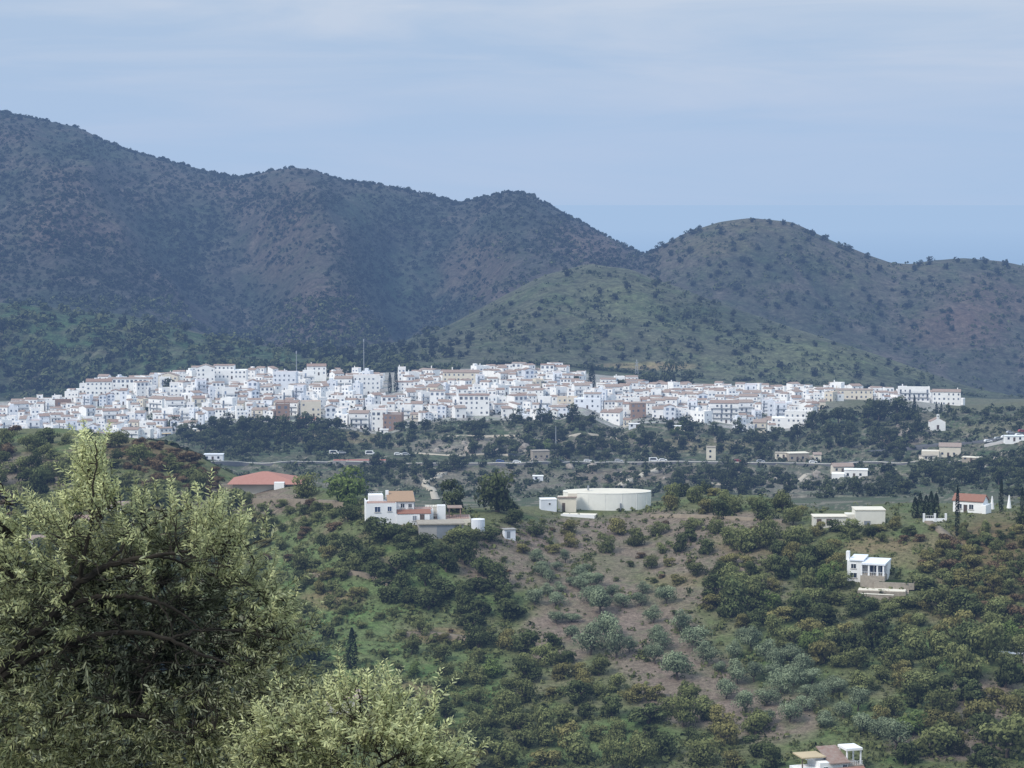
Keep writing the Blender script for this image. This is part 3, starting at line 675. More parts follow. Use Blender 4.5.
def cypress_mesh(name, seed, n, w, h, mat):
    rng = np.random.default_rng(seed); t = rng.random(n) ** .85; a = rng.uniform(0, 2 * np.pi, n)
    r = w / 2 * np.sin(np.pi * np.clip(.12 + .88 * t, 0, 1)) ** .55 * (1 - .45 * t) * (1 + .18 * np.sin(3 * a + 9 * t)) * rng.uniform(.75, 1.08, n)
    P0 = np.c_[np.cos(a) * r, np.sin(a) * r, .3 + t * (h - .3)]; Nn = np.c_[np.cos(a), np.sin(a), .6 + 0 * a] + rng.normal(size=(n, 3)) * .3
    Nn /= np.linalg.norm(Nn, axis=1)[:, None]; V, Fq = leaf_quads(P0, Nn, w * .11, rng, .5)
    return mkmesh(name, V, Fq, mat, np.repeat(np.clip(rng.normal(.4, .25, n), 0, 1), 4))
def trunk_mesh(name, seed, h, r0, spread, nb=4, mat='bark_far'):
    r = random.Random(seed); m = MB(); bend = (r.uniform(-.15, .15) * h, r.uniform(-.15, .15) * h)
    tops = (bend[0], bend[1], h * .45)
    m.tube([(0, 0, -.5), (bend[0] * .3, bend[1] * .3, h * .2), tops], [r0 * 1.3, r0, r0 * .8], 6)
    for i in range(nb):
        a = i * 2 * math.pi / nb + r.uniform(-.5, .5)
        m.tube([tops, (tops[0] + math.cos(a) * spread * .5, tops[1] + math.sin(a) * spread * .5, h * .65), (tops[0] + math.cos(a) * spread, tops[1] + math.sin(a) * spread, h * .92)], [r0 * .7, r0 * .45, r0 * .15], 5)
    return m.mesh(name, mat)
foliage('leaf_olive', (.065, .085, .050), (.270, .315, .200), .2, .22)
foliage('leaf_dark', (.022, .029, .013), (.110, .130, .056), .2, .3)
foliage('leaf_mid', (.046, .056, .022), (.200, .215, .090), .25, .3)
foliage('leaf_gold', (.060, .060, .024), (.240, .220, .090), .25, .3)
foliage('leaf_fresh', (.038, .060, .018), (.160, .205, .070), .25, .25)
foliage('leaf_brown', (.060, .044, .026), (.190, .135, .080), .2, .3)
foliage('leaf_cypress', (.010, .016, .010), (.030, .042, .024), .1, .2)
foliage('leaf_far', (.024, .033, .016), (.090, .105, .052), .15, .35)
foliage('leaf_mount', (.020, .028, .021), (.050, .058, .042), .15, .25)
foliage('grass_blades', (.065, .085, .028), (.20, .20, .085), .3, .1)
FORMS = {}
def form(key, n_var, fn): FORMS[key] = [fn(i) for i in range(n_var)]
def tree_form(key, mat, w, h, z0, n, lumps, size, tall, r0, tips=.1, nv=4, fill=.3, asp=.6):
    FORMS[key] = [(crown_mesh(key + '_crown', hash_(key) + i, n, w * (1 + .12 * math.sin(i * 2.1)), h * (1 + .1 * math.cos(i * 1.7)), z0, lumps + i % 3, size, mat, fill, tips, asp), trunk_mesh(key + '_trunk', hash_(key) + i, tall, r0, w * .28)) for i in range(nv)]
def hash_(s): return sum(ord(c_) * (i + 3) for i, c_ in enumerate(s)) % 9973
# unit sized forms (5 m wide): scaled per tree
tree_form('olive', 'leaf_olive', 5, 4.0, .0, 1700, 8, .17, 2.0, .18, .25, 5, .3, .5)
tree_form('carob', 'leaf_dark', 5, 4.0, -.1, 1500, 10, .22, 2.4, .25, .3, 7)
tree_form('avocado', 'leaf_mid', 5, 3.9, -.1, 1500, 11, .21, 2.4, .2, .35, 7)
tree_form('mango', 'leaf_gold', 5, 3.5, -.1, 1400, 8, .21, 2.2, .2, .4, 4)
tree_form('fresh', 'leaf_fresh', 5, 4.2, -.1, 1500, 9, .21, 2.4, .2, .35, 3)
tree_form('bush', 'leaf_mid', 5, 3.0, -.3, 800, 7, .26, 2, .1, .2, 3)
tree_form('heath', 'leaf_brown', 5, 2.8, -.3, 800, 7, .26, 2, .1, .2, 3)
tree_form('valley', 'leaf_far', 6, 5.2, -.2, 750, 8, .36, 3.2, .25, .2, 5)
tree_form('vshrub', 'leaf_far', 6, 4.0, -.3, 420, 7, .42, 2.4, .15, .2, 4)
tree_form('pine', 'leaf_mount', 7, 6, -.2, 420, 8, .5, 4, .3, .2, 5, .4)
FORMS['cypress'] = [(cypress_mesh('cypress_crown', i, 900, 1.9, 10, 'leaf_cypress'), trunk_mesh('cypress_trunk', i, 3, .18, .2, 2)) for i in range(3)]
KINDS = {'olive': ('olive_tree', 'silvery grey-green olive tree', 'tree'), 'carob': ('carob_tree', 'dark green rounded carob tree', 'tree'), 'avocado': ('evergreen_tree', 'olive-green evergreen tree', 'tree'),
         'mango': ('mango_tree', 'yellowish green bushy tree', 'tree'), 'fresh': ('leafy_tree', 'fresh green leafy tree', 'tree'), 'vshrub': ('valley_shrub', 'dark grey-green valley shrub', 'shrub'), 'bush': ('shrub', 'low olive-green shrub', 'shrub'),
         'heath': ('heath_shrub', 'brown scrubby shrub', 'shrub'), 'valley': ('valley_tree', 'dark green valley tree', 'tree'), 'pine': ('pine_tree', 'dark pine tree', 'tree'), 'cypress': ('cypress_tree', 'tall slender dark cypress', 'tree')}
TREES = []
def tree(kind, p, width, group=None, marks=None, hs=1.0, label=None, parts=True, sizeword=True, ref=5.0, px=None, py=None, suffix=''):
    cm, tm = random.choice(FORMS[kind]); nm, txt, cat = KINDS[kind]
    s = width / ref; p = (p[0], p[1], p[2] - .1)
    sc3 = (s * random.uniform(.8, 1.25), s * random.uniform(.8, 1.25), s * hs * random.uniform(.75, 1.25))
    if parts:
        e = ob(nm, None, None, p, random.uniform(0, 6.28), sc3)
        ob('crown' if kind not in ('bush', 'heath', 'vshrub') else 'foliage', cm, e); ob('trunk' if kind not in ('bush', 'heath', 'vshrub') else 'stem', tm, e)
    else:
        e = ob(nm, cm, None, p, random.uniform(0, 6.28), sc3)
    tag(e, None, cat, group)
    if px is None: px, py = proj(p)
    TREES.append((px, py, p))
    if label: e['label'] = label
    else:
        sz = ('small ' if s < .72 else 'large ' if s > 1.15 else '') if sizeword else ''
        lab(e, (sz + txt + ' ' + suffix + rel(px, py, marks)).replace('large dark', 'large dark'), px, py)
    return e
NM = [(605, 500, 'the round water tank'), (400, 508, 'the white farmhouse'), (878, 575, 'the villa'), (835, 755, 'the white cottage'), (970, 500, 'the gabled white house'), (265, 475, 'the red-roofed hall'),
      (850, 515, 'the beige building'), (352, 650, 'the lone cypress'), (548, 504, 'the small white hut'), (328, 484, 'the kiosk'), (1015, 655, 'the grey shed roof'), (62, 560, 'the foreground olive'),
      (460, 525, 'the grey garage'), (935, 515, 'the white gateposts')]
# olives of the grove, one by one
OL = [(543, 573, 14), (550, 583, 15), (536, 563, 14), (565, 563, 14), (580, 578, 16), (574, 586, 14), (588, 583, 17), (597, 586, 17), (644, 594, 15), (597, 598, 16), (533, 598, 14), (667, 598, 14), (535, 605, 18), (556, 606, 18), (542, 577, 16), (580, 590, 15),
      (591, 603, 20), (601, 614, 32), (557, 624, 20), (572, 622, 18), (571, 637, 20), (606, 640, 36), (590, 655, 30), (616, 658, 32), (656, 643, 22), (655, 664, 22), (666, 604, 22), (681, 632, 24), (653, 623, 16), (662, 650, 20), (677, 680, 34),
      (696, 648, 26), (707, 664, 26), (734, 659, 18), (745, 643, 20), (752, 650, 24), (766, 660, 28), (737, 684, 24), (754, 682, 22), (771, 678, 24), (788, 664, 26), (801, 674, 26), (812, 683, 26), (794, 686, 24), (781, 695, 26), (726, 699, 26), (745, 713, 26),
      (767, 706, 22), (767, 724, 18), (790, 722, 24), (804, 711, 22), (820, 706, 24), (833, 694, 26), (843, 718, 26), (858, 711, 26), (864, 733, 28), (880, 738, 26), (826, 727, 24), (895, 750, 30), (808, 697, 20), (776, 668, 22), (720, 672, 16), (640, 606, 16), (630, 652, 18),
      (613, 600, 17), (622, 608, 18), (560, 592, 14), (548, 596, 14), (586, 570, 13), (556, 570, 13)]
hp = hit([o[0] for o in OL], [o[1] for o in OL], 300, 900)
for (px, py, wp), p in zip(OL, hp):
    w_ = wp / F * p[1]
    if (px, py) == (707, 664): w_ *= 1.0
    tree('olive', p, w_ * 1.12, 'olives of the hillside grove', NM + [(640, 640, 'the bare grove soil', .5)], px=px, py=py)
taken = [(o[0], o[1], o[2]) for o in OL]
KEEP = [(322, 690, 372, 716), (343, 640, 362, 676), (365, 488, 495, 538), (228, 458, 335, 492), (536, 484, 655, 514), (812, 503, 890, 526), (846, 545, 915, 590), (790, 738, 872, 768), (918, 488, 1000, 520), (315, 476, 336, 489)]
def pinpoly(x, y, poly):
    c_ = False; j = len(poly) - 1
    for i in range(len(poly)):
        xi, yi = poly[i]; xj, yj = poly[j]
        if (yi > y) != (yj > y) and x < (xj - xi) * (y - yi) / (yj - yi) + xi: c_ = not c_
        j = i
    return c_
GROVE = [(520, 558), (600, 556), (655, 600), (700, 636), (770, 640), (850, 686), (885, 738), (800, 736), (715, 716), (640, 690), (560, 652), (515, 612)]
def free(px, py, wp, k=.5, top=0):
    if wp > 9.5 and pinpoly(px, py, GROVE): return False
    for a in KEEP:
        if a[0] - wp / 2 < px < a[2] + wp / 2 and a[1] - 2 < py < a[3] + wp * .85: return False
    for q in reversed(taken):
        if abs(q[0] - px) < 60 and (q[0] - px) ** 2 + ((q[1] - py) * 1.7) ** 2 < ((q[2] + wp) / 2 * k) ** 2 * 4 * .5: return False
    return True
def scatter(n, poly, wr, kinds, k=.62, group='trees on the near hillside', tries=8, near=True, marks=None, dmin=300, dmax=900, ref=5., parts=True, hs=1., suffix='', guard=True):
    xs = [p[0] for p in poly]; ys = [p[1] for p in poly]; got = []
    for _ in range(n * tries):
        if len(got) >= n: break
        x = random.uniform(min(xs), max(xs)); y = random.uniform(min(ys), max(ys))
        if not pinpoly(x, y, poly): continue
        wp = random.uniform(*wr)
        if near: wp *= (.65 + .7 * (y - 480) / 288)
        if guard and not free(x, y, wp, k): continue
        taken.append((x, y, wp)); got.append((x, y, wp))
    if not got: return
    hp = hit([q[0] for q in got], [q[1] for q in got], dmin, dmax)
    ks, ws = list(kinds), list(kinds.values())
    for (x, y, wp), p in zip(got, hp):
        if np.isnan(p[0]): continue
        kd = random.choices(ks, ws)[0]
        if kd == 'valley' and wp < 12.5: kd = 'vshrub'
        w_ = wp / F * p[1] * (ref / FW.get(kd, 5.))
        tree(kd, p, wp / F * p[1], group, marks or NM, ref=FW.get(kd, 5.), parts=parts, px=x, py=y, hs=hs, suffix=suffix)
FW = {'valley': 6., 'vshrub': 6., 'pine': 7., 'cypress': 1.9}
# dark belt running down from the farmhouse
scatter(46, [(340, 515), (372, 530), (440, 545), (500, 580), (520, 625), (470, 635), (420, 610), (380, 600), (345, 560)], (24, 36), {'carob': 6, 'avocado': 1}, .5)
scatter(10, [(395, 530), (500, 528), (508, 545), (450, 556), (400, 545)], (16, 24), {'carob': 5, 'mango': 1}, .5)
scatter(10, [(478, 500), (515, 505), (520, 530), (480, 535)], (16, 26), {'carob': 6}, .5)
scatter(5, [(335, 492), (368, 492), (372, 512), (338, 512)], (20, 28), {'fresh': 6}, .5)
# trees right of the tank and along the crest
scatter(26, [(655, 495), (700, 490), (800, 492), (830, 508), (815, 530), (740, 520), (655, 512)], (24, 36), {'avocado': 4, 'mango': 3, 'carob': 2}, .5)
scatter(32, [(500, 530), (640, 522), (740, 532), (760, 580), (700, 600), (620, 560), (520, 556)], (18, 30), {'mango': 4, 'avocado': 4, 'carob': 1}, .75)
# dense trees of the right flank
scatter(165, [(745, 540), (830, 530), (850, 600), (960, 590), (1030, 640), (1030, 770), (880, 770), (860, 700), (800, 650), (720, 630), (700, 600)], (17, 39), {'avocado': 4, 'mango': 2.4, 'carob': 3, 'fresh': .7}, .44)
scatter(80, [(862, 528), (1024, 526), (1030, 650), (960, 610), (905, 600), (850, 540)], (14, 30), {'mango': 3, 'heath': 3, 'avocado': 3, 'carob': 1.5}, .42)
scatter(9, [(965, 520), (1030, 520), (1030, 545), (965, 540)], (22, 30), {'carob': 5}, .5)
# middle foot of the slope
scatter(96, [(480, 640), (560, 640), (640, 665), (720, 700), (740, 770), (440, 770), (430, 700)], (16, 30), {'avocado': 5, 'carob': 3, 'mango': 2, 'fresh': .6}, .52)
scatter(50, [(420, 600), (520, 640), (560, 650), (440, 770), (330, 700), (320, 640), (360, 560)], (12, 22), {'bush': 4, 'avocado': 2, 'mango': 1, 'fresh': 1}, .7)
scatter(70, [(235, 495), (335, 500), (350, 560), (340, 640), (280, 640), (240, 560)], (15, 26), {'bush': 3, 'avocado': 3, 'carob': 1, 'heath': 1, 'mango': 1}, .5)
scatter(8, [(285, 655), (332, 660), (328, 720), (300, 720)], (28, 36), {'carob': 6}, .4)
scatter(40, [(740, 640), (870, 690), (900, 770), (700, 770), (700, 700)], (20, 30), {'avocado': 3, 'carob': 3, 'mango': 1}, .55)
# left crest behind the foreground olive
scatter(110, [(-5, 434), (60, 433), (120, 437), (180, 452), (235, 486), (240, 560), (-5, 560)], (14, 26), {'carob': 2, 'avocado': 4, 'heath': 2, 'bush': 3}, .36, near=False, group='scrub trees on the left crest')
scatter(46, [(100, 438), (160, 444), (232, 482), (225, 500), (120, 470)], (9, 16), {'heath': 6, 'bush': 1}, .34, near=False, group='scrub trees on the left crest')
scatter(60, [(500, 520), (1020, 525), (1020, 640), (720, 620), (500, 640)], (8, 14), {'bush': 4, 'heath': 2}, .8, group='low shrubs on the near hillside')
scatter(50, [(300, 520), (500, 560), (560, 680), (740, 768), (460, 768), (330, 620)], (8, 14), {'bush': 4, 'heath': 1}, .8, group='low shrubs on the near hillside')
# a few singled-out trees
def one(kind, px, py, wp, label, hs=1., dmin=300, dmax=900):
    p = hit1(px, py, dmin, dmax); return tree(kind, p, wp / F * p[1], None, NM, hs, label, ref=FW.get(kind, 5.), px=px, py=py)
one('carob', 452, 512, 34, 'dark round tree standing behind the paved yard of the farmhouse')
one('carob', 497, 512, 40, 'big dark spreading tree right of the farmhouse yard', dmax=900)
one('avocado', 305, 497, 30, 'grey-green round tree in front of the red-roofed hall and the kiosk')
one('fresh', 350, 500, 40, 'bright green tree touching the left wall of the farmhouse')
def cyp(px, py, hp_, wp, label, dmin=300, dmax=900, Y=None):
    p = hit1(px, py, dmin, dmax) if Y is None else at(px, Y); s = wp / F * p[1] / 1.9
    cm, tm = FORMS['cypress'][int(px) % 3]; e = ob('cypress_tree', None, None, (p[0], p[1], p[2] - .2), px, (s, s, hp_ / F * p[1] / 10.))
    ob('crown', cm, e); ob('trunk', tm, e); tag(e, label, 'tree'); return e
cyp(352, 668, 42, 13, 'lone dark cypress on the grassy slope above the foreground olive')
cyp(957, 536, 52, 6, 'tallest narrow cypress in front of the gabled white house')
cyp(1001, 512, 34, 6, 'narrow cypress standing between the two closed white parasols')
cyp(1022, 512, 26, 5, 'cypress cut by the frame edge beyond the white parasols')
for i, (x, h_) in enumerate(((915, 22), (920, 26), (926, 24), (931, 28), (936, 26))):
    cyp(x, 518, h_, 9, f'{["outermost", "second", "middle", "fourth", "last"][i]} dark cypress, counted from the beige building, in the clipped cypress row')
cyp(389.5, 376, 21, 5, 'shorter of the twin black cypresses above the village roofs', Y=1575)
cyp(395.5, 376, 24, 5, 'taller of the twin black cypresses above the village roofs', Y=1577)
cyp(592, 384, 25, 9, 'broad dark cypress at the upper centre of the village', Y=1580)
cyp(938, 427, 13, 3.5, 'small cypress before the little white chapel, nearer the village', Y=1385)
cyp(943, 427, 12, 3.5, 'small cypress before the little white chapel, further from the village', Y=1386)
cyp(916, 416, 14, 4, 'pointed cypress between the village end and the dark pines', Y=1420)

for q_ in ((374, 532, 26), (392, 536, 22), (410, 533, 22), (384, 541, 30), (424, 545, 24), (405, 546, 30), (455, 543, 30), (472, 546, 24), (488, 540, 26), (840, 588, 26), (836, 568, 28), (922, 588, 28), (908, 608, 26), (930, 570, 24), (862, 612, 24), (838, 604, 26), (888, 612, 26), (818, 535, 22), (836, 531, 20), (852, 532, 22), (878, 532, 20), (870, 536, 18), (895, 528, 18)):
    p = hit1(q_[0], q_[1], 300, 900); tree(random.choice(['carob', 'avocado', 'carob', 'mango']) if q_[0] > 800 else random.choice(['carob', 'carob', 'avocado']), p, q_[2] / F * p[1], 'trees on the near hillside', NM, .8, px=q_[0], py=q_[1])
# the valley between the hills
VMK = [(280, 448, 'the terraced field'), (400, 450, 'the parked vans'), (440, 478, 'the zigzag track'), (545, 455, 'the pale rocks'), (640, 480, 'the sloping white track'), (700, 452, 'the small ruin'), (795, 455, 'the stone farmhouse'), (845, 470, 'the flat white farmhouse'),
       (945, 450, 'the two-level farmhouse'), (935, 423, 'the little white chapel'), (1000, 440, 'the roadside car park'), (630, 430, 'the village notch'), (750, 440, 'the village edge'), (200, 432, 'the white steps'), (330, 432, 'the brown building'), (480, 424, 'the white apartments')]
vg = 'trees of the valley below the village'
KEEP += [(272, 448, 300, 455), (800, 450, 870, 478), (920, 436, 975, 458), (990, 428, 1024, 444), (925, 414, 950, 428), (690, 444, 712, 462), (775, 446, 815, 462), (620, 420, 660, 428), (535, 470, 560, 484)]
V_ = dict(near=False, group=vg, marks=VMK, dmin=780, dmax=1700, ref=6.)
scatter(95, [(175, 434), (240, 426), (345, 428), (350, 458), (270, 460), (200, 452)], (10, 19), {'valley': 5, 'fresh': .2}, .4, **V_)
scatter(28, [(345, 436), (470, 424), (480, 440), (350, 452)], (8, 14), {'valley': 5}, .62, **V_)
scatter(90, [(470, 424), (580, 420), (622, 434), (700, 425), (800, 436), (820, 460), (470, 460)], (9, 17), {'valley': 5, 'fresh': .2}, .45, **V_)
scatter(44, [(800, 418), (870, 418), (930, 430), (920, 455), (880, 462), (800, 440)], (10, 18), {'valley': 5}, .5, **V_)
scatter(9, [(868, 412), (900, 412), (912, 420), (900, 426), (870, 424)], (16, 24), {'valley': 5}, .4, **V_)
scatter(26, [(300, 466), (470, 466), (420, 486), (300, 486)], (9, 16), {'valley': 5}, .55, **V_)
scatter(60, [(470, 466), (640, 466), (700, 470), (700, 492), (480, 488)], (7, 13), {'valley': 5}, .8, **V_)
scatter(80, [(690, 466), (850, 478), (920, 470), (1024, 460), (1024, 488), (700, 488)], (9, 18), {'valley': 5}, .42, **V_)
scatter(44, [(655, 480), (1024, 478), (1024, 498), (655, 500)], (13, 20), {'valley': 5}, .4, near=False, group=vg, marks=VMK, dmin=700, dmax=1300, ref=6.)
scatter(20, [(960, 410), (1024, 410), (1024, 428), (970, 436)], (7, 13), {'valley': 5}, .7, **V_)
scatter(30, [(870, 440), (1024, 448), (1024, 468), (880, 466)], (9, 16), {'valley': 5}, .55, **V_)
# trees among and above the houses
for px, Y, wp, t in ((169, 1585, 14, 'round dark tree on the brow before the cream gabled building'), (575, 1600, 11, 'round dark tree beside the broad cypress at the upper centre'), (622, 1620, 12, 'dark tree between the white houses right of the broad cypress'),
                     (545, 1560, 8, 'small dark tree among roofs left of the centre trees'), (173, 1415, 12, 'dark round tree at the foot of the white steps'), (223, 1500, 9, 'brownish round tree between roofs under the highest rim'),
                     (796, 1510, 9, 'ochre-green tree beside the stepped white block'), (40, 1440, 7, 'small dark tree before the lowest left houses'), (670, 1655, 22, 'wide dark pine behind the rim'), (640, 1660, 18, 'dark pine on the rim above the red brick house'),
                     (655, 1665, 20, 'middle pine of the rim clump'), (690, 1660, 16, 'last pine of the rim clump')):
    p = at(px, Y); tree('valley', p, wp / F * Y, None, VM and NM, 1.1, t, ref=6.)
for i, (px, Y, wp) in enumerate(((330, 1640, 12), (345, 1650, 10), (448, 1500, 6), (505, 1540, 6), (262, 1450, 7), (300, 1500, 6), (610, 1560, 8), (700, 1500, 7), (742, 1600, 9), (760, 1540, 6), (118, 1480, 7), (146, 1520, 6), (413, 1480, 7), (535, 1480, 6), (665, 1540, 7), (820, 1600, 8), (836, 1590, 7))):
    p = at(px, Y); q = proj(p); tree('valley', p, wp / F * Y, 'garden trees between the village houses', [(m[0], q[1], m[1]) for m in VM], 1.1, ref=6., px=px, py=q[1], suffix='among the roofs ')
# foothills: pines one can tell apart
HM = [(750, 222, 'the dome summit'), (590, 265, 'the spur crest'), (363, 345, 'the tall mast'), (637, 350, 'the lattice pylon'), (60, 320, 'the green foothill'), (200, 350, 'the long foothill'), (900, 262, 'the saddle'), (940, 372, 'the grassy ridge'),
      (800, 335, 'the grassy ridge middle'), (700, 300, 'the dome hollow'), (960, 330, 'the far flank'), (480, 320, 'the spur flank'), (990, 262, 'the far ridge')]
def skyline(px): return np.interp(px, [r_[0] for r_ in ridge], [r_[1] for r_ in ridge])
hillg = 'scattered trees on the hills behind the village'
H_ = dict(near=False, group=hillg, marks=HM, dmin=1750, dmax=3600, ref=7., parts=False)
scatter(75, [(500, 300), (590, 264), (680, 289), (860, 350), (1000, 400), (1024, 408), (700, 378), (560, 366), (420, 362)], (4.5, 9), {'pine': 1}, .9, **H_)
scatter(110, [(650, 262), (720, 228), (790, 228), (860, 256), (1024, 270), (1024, 398), (900, 355), (760, 312), (660, 276)], (4, 8.5), {'pine': 1}, .75, **H_)
scatter(60, [(0, 306), (130, 320), (330, 352), (470, 348), (480, 362), (260, 366), (100, 384), (0, 396)], (7, 13), {'pine': 1}, .5, **H_)
scatter(26, [(380, 346), (430, 336), (470, 330), (480, 356), (400, 362), (300, 364)], (7, 13), {'pine': 1}, .5, **H_)
skl = []
for px in [292, 300, 308, 330, 352, 366, 380, 96, 104, 118, 20, 8, 60, 430, 452, 500, 214, 220, 262]: skl.append((px, random.uniform(5, 8)))
for px in [752, 770, 784, 792, 806, 812, 824, 840, 850, 846, 672, 664, 682, 692, 700, 920, 929, 975, 958, 1005, 624, 868, 985, 657]: skl.append((px, random.uniform(5, 9)))
for px, wp in skl:
    y = float(skyline(px)) + 2; p = hit1(px, y + 2, 2200, 3600)
    if not np.isnan(p[0]): tree('pine', p, wp / F * p[1], 'trees standing on the skyline ridges', HM + [(300, 172, 'the wooded summit'), (100, 138, 'the long slope')], ref=7., parts=False, px=px, py=y, suffix='on the skyline ')
# woods of the mountains: nobody could count them
def woods(name, pts, wr, quads, size, mat, lift, label, cat, seed, flat_=.7, group=None):
    rng = np.random.default_rng(seed); n = len(pts); w_ = rng.uniform(*wr, n) * rng.choice([.7, 1, 1.35], n, p=[.4, .4, .2])
    k = np.repeat(np.arange(n), quads); m_ = len(k)
    d = rng.normal(size=(m_, 3)); d /= np.linalg.norm(d, axis=1)[:, None]; d[:, 2] = np.abs(d[:, 2])
    P0 = pts[k] + d * (w_[k] / 2)[:, None] * np.array([1, 1, flat_ * 1.6]) * rng.uniform(.7, 1.05, m_)[:, None] + np.array([0, 0, lift]) * w_[k][:, None]
    Nn = d + rng.normal(size=(m_, 3)) * .4; Nn /= np.linalg.norm(Nn, axis=1)[:, None]
    V, Fq = leaf_quads(P0, Nn, 1, rng, .65); 
    V = V.reshape(-1, 4, 3); V = P0[:, None] + (V - P0[:, None]) * (w_[k] * size)[:, None, None]
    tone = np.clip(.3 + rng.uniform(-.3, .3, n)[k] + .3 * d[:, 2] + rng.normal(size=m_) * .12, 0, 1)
    o = ob(name, mkmesh(name, V.reshape(-1, 3), Fq, mat, np.repeat(tone, 4))); tag(o, label, cat, group, 'stuff'); return o
def spread_px(n, x0, x1, y0, y1, dmin, dmax, seed, keep=None):
    rng = np.random.default_rng(seed); x = rng.uniform(x0, x1, n); y = rng.uniform(y0, y1, n)
    if keep is not None: m_ = keep(x, y, rng); x, y = x[m_], y[m_]
    p = hit(x, y, dmin, dmax); return p[~np.isnan(p[:, 0])]
rp = []; _r = np.random.default_rng(77)
for x_ in np.arange(-20, 655, .9):
    if _r.random() < .62 + .3 * math.sin(x_ / 17.): rp.append(at(x_, float(np.interp(x_, C, LD[17])) - _r.uniform(-6, 90)))
woods('ridge_woods', np.array(rp), (4, 7.5), 26, .28, 'leaf_mount', -.12, 'line of dark pines along the skyline of the big mountain', 'woods', 8)
def dens_m(x, y, rng):
    g = fbm(x / 60, y / 40, 4, 41); e = np.exp(-((x - 300) / 60) ** 2 - ((y - 250) / 60) ** 2) + np.exp(-((x - 480) / 50) ** 2 - ((y - 280) / 40) ** 2)
    return rng.random(len(x)) < np.clip(.75 + g * 1.6 - .5 * e, .12, 1)
mwp = spread_px(24000, -40, 660, 108, 352, 1950, 3700, 5, dens_m); fc = np.interp(mwp[:, 0] / mwp[:, 1] * F + 512, C, LD[15]); mwp = mwp[mwp[:, 1] > fc + 130 * (mwp[:, 0] / mwp[:, 1] * F + 512 > 430)]
woods('mountain_woods', mwp, (2.6, 5.6), 10, .30, 'leaf_mount', .1, 'dense dark pine woods and scrub covering the big mountain', 'woods', 1)
woods('hill_scrub', spread_px(9000, 480, 1050, 218, 402, 1820, 3400, 6, lambda x, y, r: r.random(len(x)) < np.clip(.35 + fbm(x / 40, y / 25, 3, 44) * 1.8, .06, 1)), (2.2, 4.8), 9, .26, 'leaf_far', .05, 'low scrub dotted over the rounded hills', 'scrub', 2)
woods('foothill_woods', spread_px(2600, -20, 500, 300, 400, 1760, 2500, 7, lambda x, y, r: r.random(len(x)) < np.clip(.7 + fbm(x / 40, y / 20, 3, 46) * 1.8, .05, 1) * np.clip((470 - x) / 90, .05, 1)), (5, 9), 22, .2, 'leaf_far', .1, 'thick green woods on the foothill behind the left half of the village', 'woods', 3)
woods('valley_scrub', spread_px(11000, 150, 1040, 408, 498, 760, 1640, 8, lambda x, y, r: r.random(len(x)) < np.clip(.45 + fbm(x / 30, y / 12, 3, 47) * 2, .05, 1)), (1.4, 3.4), 14, .22, 'leaf_far', .05, 'low scrub growing over the valley terraces', 'scrub', 4)
def dn(x, y, r):
    soil_ = np.exp(-((x - 610) / 90) ** 2 - ((y - 610) / 50) ** 2) + np.exp(-((x - 740) / 80) ** 2 - ((y - 700) / 30) ** 2)
    return r.random(len(x)) < np.clip(.55 + fbm(x / 40, y / 20, 3, 48) * 1.6 - .75 * soil_, .04, 1)
woods('undergrowth', spread_px(20000, -140, 1160, 470, 800, 380, 900, 9, dn), (.5, 1.7), 10, .26, 'leaf_mid', .05, 'low weeds and undergrowth on the near hillside', 'undergrowth', 5)
thk = np.vstack([spread_px(420, -150, 262, 500, 800, 330, 900, 21), spread_px(170, 1030, 1170, 530, 800, 330, 900, 22)])
woods('thicket', thk, (3, 6), 260, .10, 'leaf_mid', .1, 'tangled scrub thicket on the slope behind the foreground olive and beyond', 'thicket', 7)
woods('dry_grass', spread_px(29000, -140, 1160, 480, 800, 380, 900, 10, dn), (.35, .9), 7, .36, 'grass_blades', .05, 'tufts of yellow-green grass on the near hillside', 'grass', 6)
# ------------------------------------------------------------------ single buildings of the near hill and the valley
def root(name, label, cat, px, py=None, Y=None, rz=0, dmin=300, dmax=900, dz=0, group=None):
    p = hit1(px, py, dmin, dmax) if Y is None else at(px, Y)
    e = ob(name, None, None, (p[0], p[1], p[2] + dz), rz); tag(e, label, cat, group); return e
def framed(par, x, z, w_, h_, y, pane='pane', frame='white_paint', sill=True, name='window'):
    m = MB(); t = .09
    m.box(x - w_ / 2 - t, x - w_ / 2, y - .07, y + .02, z - t, z + h_ + t).box(x + w_ / 2, x + w_ / 2 + t, y - .07, y + .02, z - t, z + h_ + t)
    m.box(x - w_ / 2, x + w_ / 2, y - .07, y + .02, z - t, z).box(x - w_ / 2, x + w_ / 2, y - .07, y + .02, z + h_, z + h_ + t)
    if name == 'window' and w_ > .7: m.box(x - .03, x + .03, y - .06, y + .02, z, z + h_)
    f = m.build(name, frame, par); B(x - w_ / 2, x + w_ / 2, y - .035, y + .01, z, z + h_).build('pane', pane, f)
    if sill: B(x - w_ / 2 - .2, x + w_ / 2 + .2, y - .16, y - .072, z - t - .1, z - t - .003).build('sill', 'stone', f)
    return f
def gable_roof(par, x0, x1, y0, y1, z, rise, mat, ov=.35, name='roof', axis='x'):
    m = MB(); 
    if axis == 'x':
        ym = (y0 + y1) / 2; m.prism([(y0 - ov, z - .12), (ym, z + rise), (y1 + ov, z - .12), (y1 + ov, z + .08), (ym, z + rise + .22), (y0 - ov, z + .08)], x0 - ov, x1 + ov)
    else:
        xm = (x0 + x1) / 2; m.prism([(x0 - ov, z - .12), (xm, z + rise), (x1 + ov, z - .12), (x1 + ov, z + .08), (xm, z + rise + .22), (x0 - ov, z + .08)], y0 - ov, y1 + ov, 'y')
    return m.build(name, mat, par)
